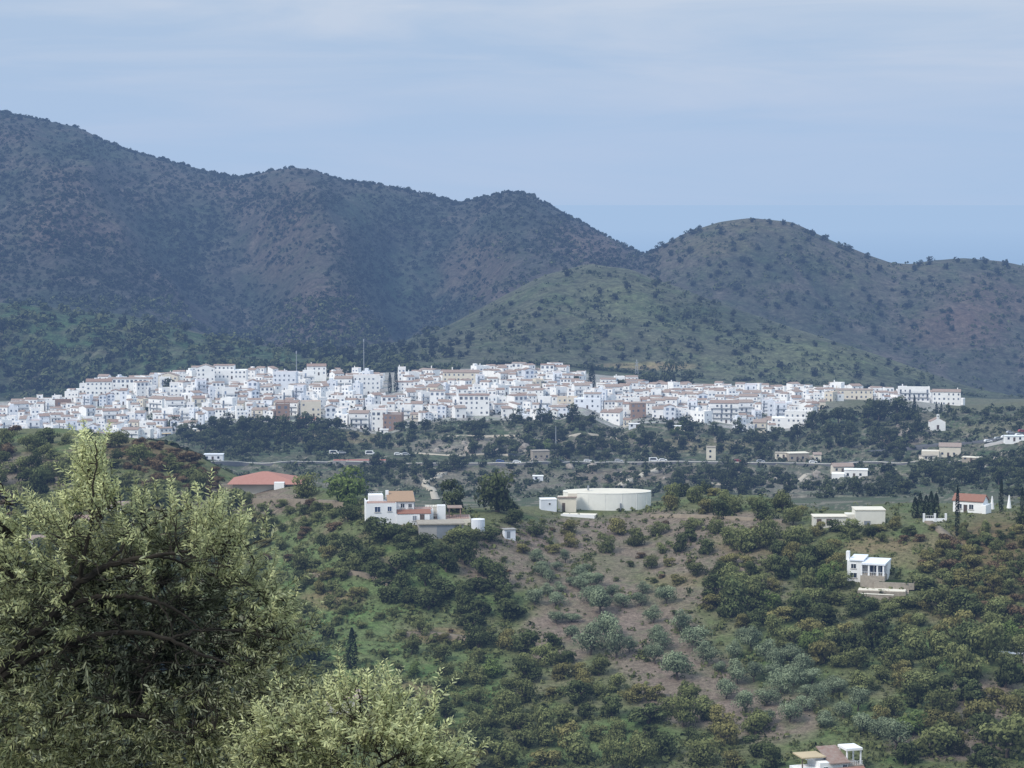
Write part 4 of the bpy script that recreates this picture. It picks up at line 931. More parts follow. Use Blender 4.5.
def rail(par, x0, x1, y, z, n=None, name='railing', mat='metal_grey', h_=1.0):
    m = MB().box(x0, x1, y - .03, y + .03, z + h_ - .06, z + h_); q = x0
    while q < x1: m.box(q, q + .05, y - .025, y + .025, z, z + h_ - .06); q += .45
    return m.build(name, mat, par)
# --- white farmhouse; 1 px is about 0.25 m there
e = root('farmhouse', 'white two-storey farmhouse with tan tiled roof and terracotta roof terrace', 'house', 400, 520, rz=.12); e.scale = (.93, .93, .86)
B(-9.2, -1.2, -3.5, 4, -4, 5.4).box(-8.2, -4.4, .5, 4.6, 5.4, 7.2).box(-9.2, -9.0, -3.5, 4, 5.4, 5.9).box(-3.0, 3.6, -1.2, 5.2, -4, 5.6).box(-1.197, 7.6, -3.8, -1.203, -4, 2.2).box(3.603, 8.8, -1.197, 4.2, -4, 3.1).box(10.0, 12.2, .2, 2.4, -4, 4.0).build('wall', 'whitewash', e)
MB().prism([(-1.0, 5.4), (-4.0, 5.4), (-2.5, 6.5)], -3.6, -1.0, 'y')
rf = MB().prism([(-1.6, 5.45), (5.5, 7.5), (5.5, 7.7), (-1.6, 5.65)], -3.4, 3.9).build('roof', 'tan_tiles', e); B(-3.6, -2.8, 3, 3.8, 5.3, 8.2).build('chimney', 'whitewash', rf)
B(-9, -1.4, -3.45, .4, 5.403, 5.52).build('roof_terrace', 'pink_paving', e)
MB().prism([(-3.9, 2.2), (-1.3, 3.1), (-1.3, 3.25), (-3.9, 2.38)], -1.0, 8.0).build('awning_roof', 'rust_tiles', e)
B(3.8, 8.6, -.9, 4, 3.103, 3.2).build('terrace_floor', 'pink_paving', e)
rail(e, 3.8, 8.7, -1.0, 3.2); rail(e, -8.0, -4.5, .6, 7.2, mat='white_paint'); rail(e, 8.0, 12, 2.0, 3.2, mat='shutter')
for x, z, w_, h_ in ((-6.2, 2.9, 1.4, 1.5), (-3.0, 3.1, 1.0, 1.3), (-6.4, .4, .8, 1.1)): framed(e, x, z, w_, h_, -3.5, 'blue_pane')
for x, z, w_, h_ in ((.6, 3.7, 1.0, 1.2), (2.6, 3.7, .9, 1.1)): framed(e, x, z, w_, h_, -1.2)
framed(e, 3.6, .3, 1.0, 1.4, -3.8, 'grey_wall'); framed(e, 5.6, .0, 1.0, 2.0, -3.8, 'shutter', 'shutter', False, 'door')
# terrace and outbuildings right of it
e = root('patio_wall', 'low white patio walls and pink paved yard between farmhouse and garage', 'terrace', 446, 518, rz=.05)
B(-6, 6, -4, 4, -3, .3).build('wall', 'cream_wall', e); B(-5.8, 5.8, -3.8, 3.8, .303, .4).build('paving', 'pink_paving', e)
B(-5.2, -1.2, 0, 3.5, .4, 2.9).build('upper_wall', 'cream_wall', e); B(-4.8, -4.1, -.04, .02, .5, 2.4).build('door', 'shutter', e)
for x in (.6, 3.4): B(x, x + .3, -2, -1.7, .4, 2.7).build('post', 'brick_wall', e)
B(.3, 4.0, -2.2, 3, 2.7, 2.85).build('roof', 'roof_tiles', e); rail(e, -6, 6, -3.9, .4, mat='shutter')
e = root('garage', 'flat-roofed grey garage with blue-grey shutter below the farmhouse yard', 'garage', 438, 534, rz=.1)
B(-4.8, 4.8, -3, 4, -3, 2.7).build('wall', 'concrete', e); B(-5.1, 6.4, -3.4, 4.3, 2.703, 3.0).build('roof', 'stone', e)
B(-.5, 4.4, -3.06, -2.98, -.6, 2.4).build('garage_door', 'grey_wall', e); B(5.5, 6.0, -3, -2.5, -3, 2.7).build('post', 'concrete', e)
e = root('water_container', 'white cylindrical plastic water container beside the paved yard', 'water tank', 478, 529)
MB().cyl(0, 0, 1.7, -1, 2.5, 20).build('drum', 'cool_white', e); MB().cyl(0, 0, 1.72, 2.5, 2.6, 20, .5).build('lid', 'white_paint', e)
e = root('garden_shed', 'tiny blue-grey shed with flat lid at the edge of the dark trees', 'shed', 509, 538, rz=.3)
B(-1.4, 1.4, -1, 1, -1, 2.2).build('wall', 'cool_white', e); B(-1.6, 1.6, -1.2, 1.2, 2.2, 2.35).build('roof', 'concrete', e); B(-.9, .0, -1.04, -.98, .1, 1.8).build('door', 'grey_wall', e)
# --- water tank
e = root('water_tank', 'large low round cream concrete water tank on the crest', 'water tank', 607, 508, dmax=800); e.scale = (1, .5, .84)
s = e.location.y / F
MB().cyl(0, 0, 44 * s, -3, 20 * s, 56).build('wall', 'tank_white', e)
MB().cyl(0, 0, 44.4 * s, 20 * s + .003, 20 * s + .2, 56).build('rim', 'tank_white', e); MB().cyl(0, 0, 43 * s, 20 * s + .2, 20.9 * s, 56, 2).build('roof', 'cream_wall', e)
for i in range(26):
    a = -math.pi / 2 + (i - 12.5) * .13; r_ = 44.0 * s
    if i % 3 == 0: MB().cyl(math.cos(a) * r_, math.sin(a) * r_, .10, -3, 20 * s - .02, 8).build('pilaster', 'tank_white', e)
B(12 * s, 13.4 * s, -44.6 * s, -41 * s, 0, 9 * s).build('door', 'grey_wall', e); B(-20 * s, -18 * s, -2, 0, 22 * s, 27 * s).build('vent_pipe', 'metal_grey', e)
e = root('valve_house', 'cream valve house with stepped roof attached to the left of the round tank', 'hut', 568, 511, Y=None, dmax=800)
B(-10 * s, 8 * s, -2, 3, -2, 14 * s).box(0, 9 * s, -1, 2.9, 14 * s, 18 * s).build('wall', 'cream_wall', e); B(-11 * s, 8.6 * s, -2.3, -1.003, 14 * s + .003, 15 * s).build('roof', 'roof_tiles', e)
B(-6 * s, -3 * s, -2.05, -1.98, 0, 9 * s).build('door', 'shutter', e)
e = root('ramp', 'pale concrete ramp slab lying before the round tank', 'ramp', 574, 515, rz=-.2, dmax=800)
B(-3, 6, -3, 1.5, -1, .35).build('slab', 'cream_wall', e); B(-3, 6, -3.2, -3.003, -1, .6).build('edge', 'white_paint', e)
e = root('hut', 'small cubic white hut left of the round water tank', 'hut', 548, 510, rz=.12, dmax=800)
B(-2.1, 2.1, -1.8, 1.8, -2, 3).build('wall', 'cool_white', e); B(-2.2, 2.2, -1.9, 1.9, 3.003, 3.12).build('roof', 'white_paint', e); framed(e, 0.2, 1.6, .5, .5, -1.8, sill=False)
# --- red-roofed hall
e = root('hall', 'wide low hall under a hipped red tiled roof on the left crest', 'hall', 266, 487, dmax=800)
s = e.location.y / F
B(-31 * s, 31 * s, -6, 7, -3, 7 * s).build('wall', 'cream_wall', e)
x0, x1, y0, y1, z0, z1 = -36 * s, 38 * s, -8, 9, 6.0 * s, 15.8 * s
MB().add([(x0, y0, z0), (x1, y0, z0), (x1, y1, z0), (x0, y1, z0), (-4 * s, .2, z1), (2 * s, .2, z1)], [(0, 1, 5, 4), (1, 2, 5), (2, 3, 4, 5), (3, 0, 4), (3, 2, 1, 0)]).build('roof', 'hall_tiles', e)
B(11 * s, 21 * s, -8.2, -6.003, -2, 8 * s).build('porch', 'whitewash', e)
e = root('kiosk', 'little white kiosk with a pointed pale roof right of the hall', 'hut', 327, 488, dmax=800); e.scale = (.8, .8, .75)
B(-2, 2, -1.5, 1.5, -1, 1.6).build('wall', 'whitewash', e)
MB().add([(-2.9, -2.2, 1.6), (2.9, -2.2, 1.6), (2.9, 2.2, 1.6), (-2.9, 2.2, 1.6), (0, 0, 2.9)], [(0, 1, 4), (1, 2, 4), (2, 3, 4), (3, 0, 4), (3, 2, 1, 0)]).build('roof', 'cool_white', e); B(-.15, .15, -.15, .15, 2.5, 3.5).build('finial', 'white_paint', e); framed(e, 0, .6, 1.2, .7, -1.5, sill=False)
e = root('stone_wall', 'low cream retaining wall in front of the red-roofed hall', 'wall', 235, 487, dmax=800); B(-6, 4, -8, -7.6, -2, 1.7).build('masonry', 'stone', e)
# --- long beige building
e = root('warehouse', 'low beige flat-topped building with a taller block on the right crest', 'building', 846, 525, dmax=700); e.scale = (1, .8, .8)
s = e.location.y / F
B(-33 * s, 0, -2, 4, -3, 11 * s).box(8 * s, 38 * s, -3, 5, -3, 20 * s).box(.003, 8 * s - .003, -1, 4, -3, 14 * s).build('wall', 'tank_wall', e)
B(-34 * s, .5 * s, -2.3, 4.3, 11 * s + .003, 12 * s).box(7.5 * s, 38.6 * s, -3.2, 5.2, 20 * s + .003, 21 * s).build('roof', 'cream_wall', e)
framed(e, -28 * s, .6, 1.0, 1.5, -2, 'shutter', 'brick_wall', False, 'door'); framed(e, -18 * s, .6, 1.2, 1.5, -2, 'pane', 'brick_wall', False); framed(e, 20 * s, -.2, 1.6, 1.9, -3, 'grey_wall', 'cream_wall', False, 'door')
B(-20 * s, -16 * s, -2.6, -2.3, 7 * s, 7.6 * s).build('lintel', 'roof_tiles', e)
# --- gabled white house and gateposts
e = root('gabled_house', 'white house with gabled end wall and red tiled roof beside the tall cypress', 'house', 972, 512, rz=-.5, dmax=900)
s = e.location.y / F
hh_ = 12 * s
B(-17 * s, 14 * s, -9 * s, 8 * s, -2, hh_).prism([(-9 * s, hh_), (8 * s, hh_), (-.5 * s, hh_ + 5.5 * s)], -16.99 * s, 13.99 * s).box(14.003 * s, 18 * s, -12 * s, 6 * s, -2, hh_ * .75).build('wall', 'whitewash', e)
gable_roof(e, -17 * s, 14 * s, -9 * s, 8 * s, hh_, 5.6 * s, 'rust_tiles', .25)
f_ = MB().box(14 * s + .0, 14 * s + .04, -2 * s, 2 * s, 3 * s, 8 * s).build('window', 'pane', e); framed(e, -10 * s, 1, 1.1, 1.2, -9 * s); framed(e, 2 * s, 1, 1.1, 1.2, -9 * s); framed(e, -4 * s, 0, 1, 2.1, -9 * s, 'shutter', 'white_paint', False, 'door')
e = root('gate', 'row of white gateposts joined by a low white wall near the cypress row', 'gate', 934, 522, dmax=900)
s = e.location.y / F
for x in (-11, 0, 11): B(x * s, x * s + .5, 0, .5, -1, 2.1).build('post', 'white_paint', e)
B(-10 * s, 13 * s, .1, .3, -2, .9).build('low_wall', 'whitewash', e); rail(e, -9 * s, 0, .2, .9, mat='white_paint', h_=.7)
for i, x in enumerate((992, 1009)):
    e = root('parasol', ['closed white parasol nearest the gabled house', 'closed white parasol near the frame edge'][i], 'parasol', x, 511 - i, dmax=900)
    MB().cyl(0, 0, .06, -1, 4.0, 8, .06).build('pole', 'metal_grey', e); MB().cyl(0, 0, .62, .5, 3.9, 10, .10).build('canopy', 'whitewash', e)
# --- terraced villa
e = root('villa', 'white hillside villa with columned veranda above stepped stone terraces', 'house', 868, 581, rz=-.3); e.scale = (.94, .94, .86)
s = e.location.y / F
B(-22 * s, -6 * s, -1, 6, -4, 24 * s).box(-24 * s, -20.5 * s, 0, 1.4, 24 * s, 34 * s).box(-6 * s + .003, 20 * s, 1, 6.5, -4, 21 * s).build('wall', 'whitewash', e)
MB().prism([(-1.3, 24 * s + .003), (6.2, 25.5 * s), (6.2, 27 * s), (-1.3, 25.4 * s)], -19.5 * s, -4 * s).box(-5 * s, 20.6 * s, -3.6, 6.6, 21.5 * s, 23.5 * s).build('roof', 'cool_white', e)
for x in (-5, 3, 12, 18.5): MB().cyl(x * s, -3.2, .24, 9 * s, 21.5 * s, 10).build('column', 'white_paint', e)
B(-6 * s, 20 * s, -3.5, .997, -4, 9 * s).build('veranda', 'stone', e); rail(e, -6 * s, 20 * s, -3.4, 9 * s, mat='white_paint')
for x in (-15,): framed(e, x * s, 15 * s, 1.2, 1.2, -1); framed(e, x * s, 4 * s, 1.6, 1.3, -1)
for x in (2, 9, 15): framed(e, x * s, 10 * s, 1.2, 2.0, 1, 'blue_pane', 'white_paint', False, 'door')
e = root('terrace', 'stepped stone garden terraces descending below the white villa', 'terrace', 889, 590, rz=-.22); e.scale = (1.25, 1.3, 1.35)
B(-24 * s, 14 * s, -3, 1, -3, .2).box(-12 * s, 20 * s, -.3, 3, .2, 1.3).build('retaining_wall', 'stone', e); B(-23.6 * s, 13.6 * s, -2.8, -.32, .203, .3).build('paving', 'cream_wall', e)
for i in range(6): B(14 * s + .003, 16 * s + .0, -3 + i * .45, -2.55 + i * .45 - .004, -2, -.8 + i * .2).build('step', 'stone', e)
B(-8 * s, 19 * s, .2, 2.8, 1.303, 1.38).build('lawn', 'leaf_fresh', e)
e = root('retaining_wall', 'lowest pale stone wall under the villa terraces', 'wall', 880, 598, rz=-.3); B(-20 * s, 14 * s, -1.0, -.4, -2, .9).build('masonry', 'stone', e); B(-20.2 * s, 14.2 * s, -1.1, -.3, .903, 1.0).build('coping', 'cream_wall', e)
# --- cottage at the bottom edge
e = root('cottage', 'white cottage with faded red tiled roofs and a tall flat-topped pavilion', 'house', 838, 776, rz=.28, dmin=250)
s = e.location.y / F
B(-22 * s, 8 * s, -1, 5, -4, 16 * s).box(-44 * s, -22.003 * s, -.5, 4, -4, 9 * s).build('wall', 'whitewash', e)
MB().prism([(-1.5, 14.5 * s), (5.4, 24 * s), (5.4, 25 * s), (-1.5, 15.5 * s)], -12 * s, 10 * s).build('roof', 'roof_tiles', e)
MB().prism([(-5, 5 * s), (-1.6, 10 * s), (-1.6, 11 * s), (-5, 6 * s)], -12 * s, 24 * s).build('porch_roof', 'rust_tiles', e)
B(-38 * s, -12.2 * s, .5, 5.2, 19.2 * s, 20.4 * s).build('terrace_roof', 'ochre_wall', e); B(-38 * s, -37 * s, .6, .8, 9 * s, 19.2 * s).build('post', 'shutter', e)
B(-30 * s, -12.2 * s, 1.5, 5, 16.003 * s, 19.2 * s).build('upper_wall', 'whitewash', e)
t_ = B(9 * s, 27 * s, 0, 4, 25 * s, 27.4 * s).build('pavilion_roof', 'white_paint', e)
for x, y in ((10, .3), (25, .3), (10, 3.6), (25, 3.6)): B(x * s, x * s + .25, y, y + .25, 2 * s, 25 * s).build('post', 'whitewash', e)
B(8.2 * s, 28 * s, -.3, 4.2, -4, 10 * s).build('base', 'stone', e)
framed(e, 5 * s, 7 * s, .8, 1.0, -1); framed(e, -16 * s, 6 * s, .8, 1.0, -1); rail(e, 9 * s, 27 * s, 0, 10 * s, mat='white_paint', h_=.8)
e = root('shed', 'long grey-green shed roof on posts at the right frame edge', 'shed', 1015, 662, rz=.1)
B(-3, 6, -1.2, 1.6, 1.9, 2.05).build('roof', 'cool_white', e)
for x in (-2.8, 1.4, 5.6): B(x, x + .15, -1.1, -.95, -1, 1.9).build('post', 'stone', e)
e = root('red_cottage', 'small tiled cottage peeping over the foreground olive below the lone cypress', 'house', 343, 708, rz=.2)
B(-3.2, 3.2, -3, 3, -2, 2.5).build('wall', 'cream_wall', e); gable_roof(e, -3.2, 3.2, -3, 3, 2.5, 1.3, 'roof_tiles'); framed(e, -1, .9, .9, 1, -3)
for px, py, t in ((120, 514, 'small white shed glimpsed over the foreground olive branches'), (40, 548, 'white farm building half hidden by olive leaves at the left edge'), (75, 528, 'low white roofed store behind the olive shoots')):
    e = root('farm_building', t, 'building', px, py, rz=.2); B(-3.5, 3.5, -2, 2, -2, 2.4).build('wall', 'whitewash', e); gable_roof(e, -3.5, 3.5, -2, 2, 2.4, .8, 'roof_tiles', .25); framed(e, 1, .9, .9, .9, -2)
# --- valley houses
def small_house(px, py, label, w_, dp, h, roofmat='roof_tiles', wall='whitewash', rz=0., wing=0, Y=None, roof='gable', dmin=900, dmax=1700, name='farmhouse'):
    e = root(name, label, 'house', px, py, Y=Y, rz=rz, dmin=dmin, dmax=dmax); b = B(-w_ / 2, w_ / 2, -dp / 2, dp / 2, -4, h)
    if roof == 'gable': b.prism([(-dp / 2, h), (dp / 2, h), (0, h + dp * .22)], -w_ / 2 + .01, w_ / 2 - .01)
    if wing: b.box(w_ / 2 + .003 if wing > 0 else -w_ / 2 - abs(wing), w_ / 2 + wing if wing > 0 else -w_ / 2 - .003, -dp / 2 - 1.5, dp / 2 - 1, -4, h * .55)
    b.build('wall', wall, e)
    if roof == 'gable': gable_roof(e, -w_ / 2, w_ / 2, -dp / 2, dp / 2, h, dp * .23, roofmat)
    else: B(-w_ / 2 - .2, w_ / 2 + .2, -dp / 2 - .2, dp / 2 + .2, h + .003, h + .3).build('roof', roofmat, e)
    for f in range(max(1, int(h / 2.8))):
        for i in range(int(w_ / 3)):
            x = -w_ / 2 + 1.6 + i * 3
            if f == 0 and i == 1: window(e, x, .05, 1.1, 2.1, -dp / 2, 'shutter', name='door')
            else: window(e, x, f * 2.9 + 1, 1.1, 1.2, -dp / 2, 'pane')
    return e
small_house(950, 456, 'pale two-level farmhouse with tiled roof and walled terraces', 11, 7, 5.2, wall='cream_wall', rz=-.2, wing=-9)
small_house(928, 460, 'low cream outbuilding beside the two-level farmhouse', 8, 5, 2.2, wall='cream_wall', roof='flat', roofmat='stone', rz=.3)
small_house(972, 461, 'pale stone terrace block below the two-level farmhouse', 9, 5, 1.8, wall='stone', roof='flat', roofmat='cream_wall', rz=-.4)
small_house(856, 477, 'bright white flat-roofed farmhouse with blue-white side wing', 11, 7, 3.6, roof='flat', roofmat='white_paint', rz=-.15, wing=-6)
small_house(842, 472, 'low cream house with a tiled roof behind the flat white farmhouse', 10, 6, 3, wall='cream_wall', rz=.1)
small_house(797, 460, 'old stone-walled farmhouse with pale ruined walls', 11, 7, 3.8, wall='stone', roof='flat', roofmat='cream_wall', rz=.2, wing=5)
small_house(781, 458, 'crumbling cream outhouse beside the stone-walled farmhouse', 6, 5, 2.8, wall='cream_wall', roof='flat', roofmat='stone', rz=-.2)
small_house(817, 461, 'narrow white gatehouse right of the stone-walled farmhouse', 4, 4, 3.6, wall='cream_wall', rz=0)
small_house(711, 459, 'slim white house standing beside the valley road', 4.5, 6, 6.4, wall='cream_wall', roof='flat', roofmat='stone')
False and small_house(697, 446, 'long ochre-walled low building above the slim white house', 12, 4, 2, wall='ochre_wall', roof='flat', roofmat='ochre_wall')
small_house(540, 459, 'pale ruined stone house among the rocks', 9, 6, 4.4, wall='stone', roof='flat', roofmat='rock', rz=.2)
small_house(538, 481, 'tiny white shed with a dark doorway below the valley road', 5, 4, 2.4, wall='cool_white', roof='flat', roofmat='white_paint')
small_house(634, 428, 'small pale pumphouse below the notch of the village edge', 6, 4, 2.4, wall='cool_white', roof='flat', roofmat='white_paint')
small_house(680, 430, 'long pale wall-like shed below the village edge', 12, 4, 2.2, wall='cream_wall', roof='flat', roofmat='white_paint')
small_house(384, 434, 'white box-like store at the foot of the bare brick building', 5, 4, 2.6, roof='flat', roofmat='white_paint')
small_house(307, 424, 'low house with a dark red roof below the cream house', 10, 6, 2.4, wall='cream_wall', roofmat='rust_tiles')
small_house(214, 460, 'low white shed with a bluish roof behind the left crest', 10, 5, 3, wall='cool_white', roof='flat', roofmat='cool_white', dmin=760)
small_house(201, 433, 'pale flat-roofed garden house beside the white steps', 9, 5, 2.4, wall='cream_wall', roof='flat', roofmat='white_paint')
small_house(1016, 441, 'long white roofed garage beyond the car park', 12, 5, 2.6, roof='flat', roofmat='cool_white')
e = root('chapel', 'little white chapel with a bell gable among the cypresses', 'chapel', 937, 429, dmin=900, dmax=1700)
B(-4.2, 4.2, -3, 4, -3, 4.2).prism([(-4.2, 4.2), (4.2, 4.2), (0, 6.2)], -3, 3.99, 'y').box(-.7, .7, -3, -2, 6, 8.4).build('wall', 'whitewash', e); gable_roof(e, -4.2, 4.2, -2.6, 4, 4.2, 2.02, 'roof_tiles', .2, axis='y'); window(e, 0, .1, 1.3, 2.4, -3, 'shutter', name='door'); window(e, 0, 6.9, .6, .9, -3, 'pane')

# ------------------------------------------------------------------ roads and tracks
def ribbon(name, pts, w_, mat, dmin, dmax, lift=.35, kind='structure', prof=True):
    P_ = []
    for (x, y) in pts: P_.append(hit1(x, y, dmin, dmax))
    P_ = np.array([p for p in P_ if not np.isnan(p[0])])
    s_ = np.r_[0, np.cumsum(np.linalg.norm(np.diff(P_[:, :2], axis=0), axis=1))]; q = np.arange(0, s_[-1], 2.5)
    x = np.interp(q, s_, P_[:, 0]); y = np.interp(q, s_, P_[:, 1])
    k = np.hanning(9); k /= k.sum(); pad = lambda v: np.convolve(np.pad(v, 4, 'edge'), k, 'valid'); x, y = pad(x), pad(y)
    tx, ty = np.gradient(x), np.gradient(y); ln = np.hypot(tx, ty) + 1e-9; nx, ny = -ty / ln, tx / ln
    zs = np.max([H(x + nx * o_, y + ny * o_) for o_ in np.linspace(-w_ / 2, w_ / 2, 5)], axis=0); z = pad(zs) + lift
    V = np.concatenate([np.c_[x + nx * a, y + ny * a, z + b] for a, b in ((-w_ / 2, 0), (w_ / 2, 0), (w_ / 2 + .5, -2.5), (-w_ / 2 - .5, -2.5))]); n = len(x); i = np.arange(n - 1)
    Fq = np.concatenate([np.c_[i + a * n, i + 1 + a * n, i + 1 + b * n, i + b * n] for a, b in ((0, 1), (1, 2), (3, 0))])
    o = ob(name, mkmesh(name, V, Fq, mat)); 
    if kind: o['kind'] = kind
    return o, np.c_[x, y, z], np.c_[nx, ny]
rd, RP, RN = ribbon('valley_road', [(x, 463.5 + .8 * math.sin(x / 60)) for x in range(150, 860, 18)] + [(880, 462), (930, 462), (980, 459)], 7, 'asphalt', 1000, 1500)
# parapet along the road
m = MB(); n = len(RP); e = ob('parapet', None, None, RP[n // 2]); tag(e, 'long low pale parapet running along the valley road', 'parapet')
def along(off, z0, z1, th):
    p = RP + np.c_[RN * off, np.zeros(n)] - RP[n // 2]; q = p + np.c_[RN * th, np.zeros(n)]
    V = np.concatenate([p + [0, 0, z0], p + [0, 0, z1], q + [0, 0, z1], q + [0, 0, z0]]); i = np.arange(n - 1)
    return V, np.concatenate([np.c_[i + a * n, i + 1 + a * n, i + 1 + b * n, i + b * n] for a, b in ((0, 1), (1, 2), (2, 3), (3, 0))])
sd = -3.6 if (RP[:, 1] + RN[:, 1] * -3.6).mean() < RP[:, 1].mean() else 3.6
ob('masonry', mkmesh('parapet', *along(sd, -5, .1, .35), 'asphalt'), e); ob('coping', mkmesh('coping', *along(sd, .103, .40, .36), 'tank_wall'), e)
ribbon('upper_road', [(868, 452), (900, 449), (960, 444), (985, 442), (1005, 438), (1035, 432)], 8, 'asphalt', 1000, 1600)
ribbon('car_park', [(985, 446), (1000, 442), (1040, 438)], 12, 'concrete', 1000, 1600, .2)
TR = dict(mat='track_soil', dmin=780, dmax=1500)
ribbon('track', [(412, 463), (425, 466), (440, 469), (447, 470), (441, 474), (430, 479), (424, 484), (433, 490), (436, 500)], 3.2, **TR)
ribbon('track', [(618, 487), (628, 481), (645, 474), (660, 468), (668, 465)], 3.6, **TR)
ribbon('track', [(690, 484), (730, 483), (760, 480), (790, 484), (810, 476)], 2.6, **TR)
ribbon('track', [(790, 487), (800, 480), (812, 474)], 2.6, **TR)
ribbon('track', [(980, 470), (1000, 455), (1030, 452)], 3, **TR)
ribbon('track', [(400, 455), (450, 456), (480, 454), (520, 456)], 3, **TR)
ribbon('track', [(440, 437), (500, 436), (560, 440), (620, 438)], 2.5, **TR)
TN = dict(mat='path_soil', dmin=300, dmax=900)
ribbon('hill_path', [(650, 517), (700, 517), (760, 520), (790, 523)], 2.0, **TN)
ribbon('hill_path', [(235, 499), (280, 500), (330, 503), (360, 510)], 2.2, **TN)
ribbon('hill_path', [(925, 520), (945, 535), (965, 552), (980, 565)], 2.0, **TN)
ribbon('hill_path', [(400, 637), (425, 632), (450, 636), (475, 642)], 1.6, **TN)
ribbon('hill_path', [(300, 578), (340, 572), (370, 576), (400, 590)], 1.6, **TN)
p = hit1(356, 461.5, 900, 1500); c_ = ob('sports_court', None, None, p + np.array([0, 0, .8])); tag(c_, 'red sports court strip behind the red-roofed hall', 'sports court')
B(-12, 16, -3, 3, -3, 0).build('slab', 'concrete', c_); B(-11.8, 15.8, -2.8, 2.8, .003, .05).build('surface', 'red_court', c_)
# boulders on the valley cuttings
def rock(px, py, wp, t, seed, dmin=780, dmax=1600):
    r = np.random.default_rng(seed); bm_n = 9; p = hit1(px, py, dmin, dmax); R_ = wp / F * p[1] / 2; V = []; Fs = []
    for i in range(7):
        for j in range(bm_n):
            th = math.pi * (i + .5) / 7; a = 2 * math.pi * j / bm_n; q = R_ * (1 + .35 * pnoise(np.array(math.cos(a) * 2 + seed), np.array(th * 2), seed)); V.append((q * math.sin(th) * math.cos(a), q * .7 * math.sin(th) * math.sin(a), q * .8 * math.cos(th)))
    for i in range(6):
        for j in range(bm_n): Fs.append((i * bm_n + j, i * bm_n + (j + 1) % bm_n, (i + 1) * bm_n + (j + 1) % bm_n, (i + 1) * bm_n + j))
    Fs += [tuple(range(bm_n)), tuple(range(6 * bm_n, 7 * bm_n))[::-1]]
    o = MB().add(V, Fs).build('rock', 'rock', None, p, seed); tag(o, None, 'rock', 'pale rocks of the valley cuttings'); lab(o, ('large pale rock outcrop ' if wp > 11 else 'small pale rock ') + rel(px, py, VMK), px, py)
rr = random.Random(5)
for i in range(34):
    c0 = rr.choice([(440, 449, 30, 6), (470, 447, 20, 6), (545, 458, 30, 4), (600, 470, 40, 4), (720, 474, 60, 5), (790, 478, 40, 5), (505, 484, 30, 3), (915, 433, 16, 6), (500, 452, 30, 5)])
    rock(c0[0] + rr.uniform(-1, 1) * c0[2], c0[1] + rr.uniform(-1, 1) * c0[3], rr.uniform(4, 13), '', 50 + i)

# ------------------------------------------------------------------ cars
def make_car(paint, van=False):
    e = ob('parked_van' if van else 'parked_car', None)
    L2 = 2.15 if not van else 2.6; hz_ = .95; top_ = 1.45 if not van else 2.1
    prof = [(-L2, .3), (L2, .3), (L2, .75), (L2 - .2, hz_), (L2 - 1.0, hz_), (L2 - 1.7, top_), (-L2 + .7, top_), (-L2 + .1, hz_), (-L2, .8)] if not van else [(-L2, .3), (L2, .3), (L2, .9), (L2 - .5, 1.15), (L2 - 1.0, top_), (-L2 + .05, top_), (-L2, .6)]
    MB().prism([(x, z) for x, z in prof], -.85, .85, 'y').build('body', paint, e)
    for sy in (-.87, .85):
        MB().prism([(L2 - 1.15, hz_ + .02), (L2 - 1.72, top_ - .1), (-L2 + .8, top_ - .1), (-L2 + .35, hz_ + .02)], sy, sy + .02, 'y').build('window', 'pane', e)
    for x in (-L2 + .75, L2 - .8):
        for y in (-.88, .68):
            w_ = MB().tube([(x, y, .33), (x, y + .2, .33)], .33, 12).build('wheel', 'rubber', e); MB().tube([(x, y - .01, .33), (x, y + .21, .33)], .17, 8).build('rim', 'metal_grey', w_)
    for y in (-.6, .45): B(L2 - .01, L2 + .02, y, y + .2, .6, .75).build('headlight', 'white_paint', e)
    register(e); return e
CP = {k: make_car(k, v) for k, v in (('car_white', False), ('car_silver', False), ('car_dark', False), ('car_red', False), ('car_blue', False))}
VAN = make_car('car_white', True); used = set()
def car(px, py, kind, what, rz=0, dmin=1000, dmax=1600, dz=.0, on=None):
    proto = VAN if kind == 'van' else CP[kind]
    o = proto if id(proto) not in used else copy_tree(proto); used.add(id(proto))
    p = hit1(px, py, dmin, dmax)
    if on is not None: j = np.argmin(abs(RP[:, 0] / RP[:, 1] * F + 512 - px)); p = RP[j]
    o.location = (float(p[0]), float(p[1]), float(p[2]) + .45 * (on is None) + .02); o.rotation_euler.z = rz
    nm = {'van': 'white van', 'car_white': 'white car', 'car_silver': 'silver car', 'car_dark': 'dark car', 'car_red': 'red car', 'car_blue': 'blue car'}[kind]
    tag(o, None, 'van' if kind == 'van' else 'car', 'vehicles on the valley roads'); lab(o, f'{nm} {what}', px, py)
for px, py, k in ((988, 443, 'car_white'), (998, 440.5, 'car_silver'), (1005, 439, 'car_white'), (1012, 438, 'car_dark'), (1019, 437, 'car_white'), (1010, 434.5, 'car_silver'), (1022, 433, 'car_red')): car(px, py, k, 'parked in the roadside row at the right end', .25)
for px, py, k in ((334, 455, 'van'), (342, 454.5, 'car_silver'), (370, 455.5, 'van'), (398, 456, 'car_white'), (406, 456, 'car_silver'), (512, 457, 'car_dark')): car(px, py, k, 'parked below the dark valley trees', .1)
for px, k in ((590, 'car_white'), (620, 'car_silver'), (655, 'van'), (664, 'car_white'), (738, 'car_red'), (760, 'car_silver'), (815, 'car_white'), (500, 'car_blue'), (516, 'car_white'), (560, 'car_dark')): car(px, 462, k, 'on the valley road behind the parapet', math.atan2(1, 9) * 0, on=1)
for q in list(CP.values()) + [VAN]:
    if id(q) not in used:
        for c_ in list(q.children_recursive): bpy.data.objects.remove(c_)
        bpy.data.objects.remove(q)
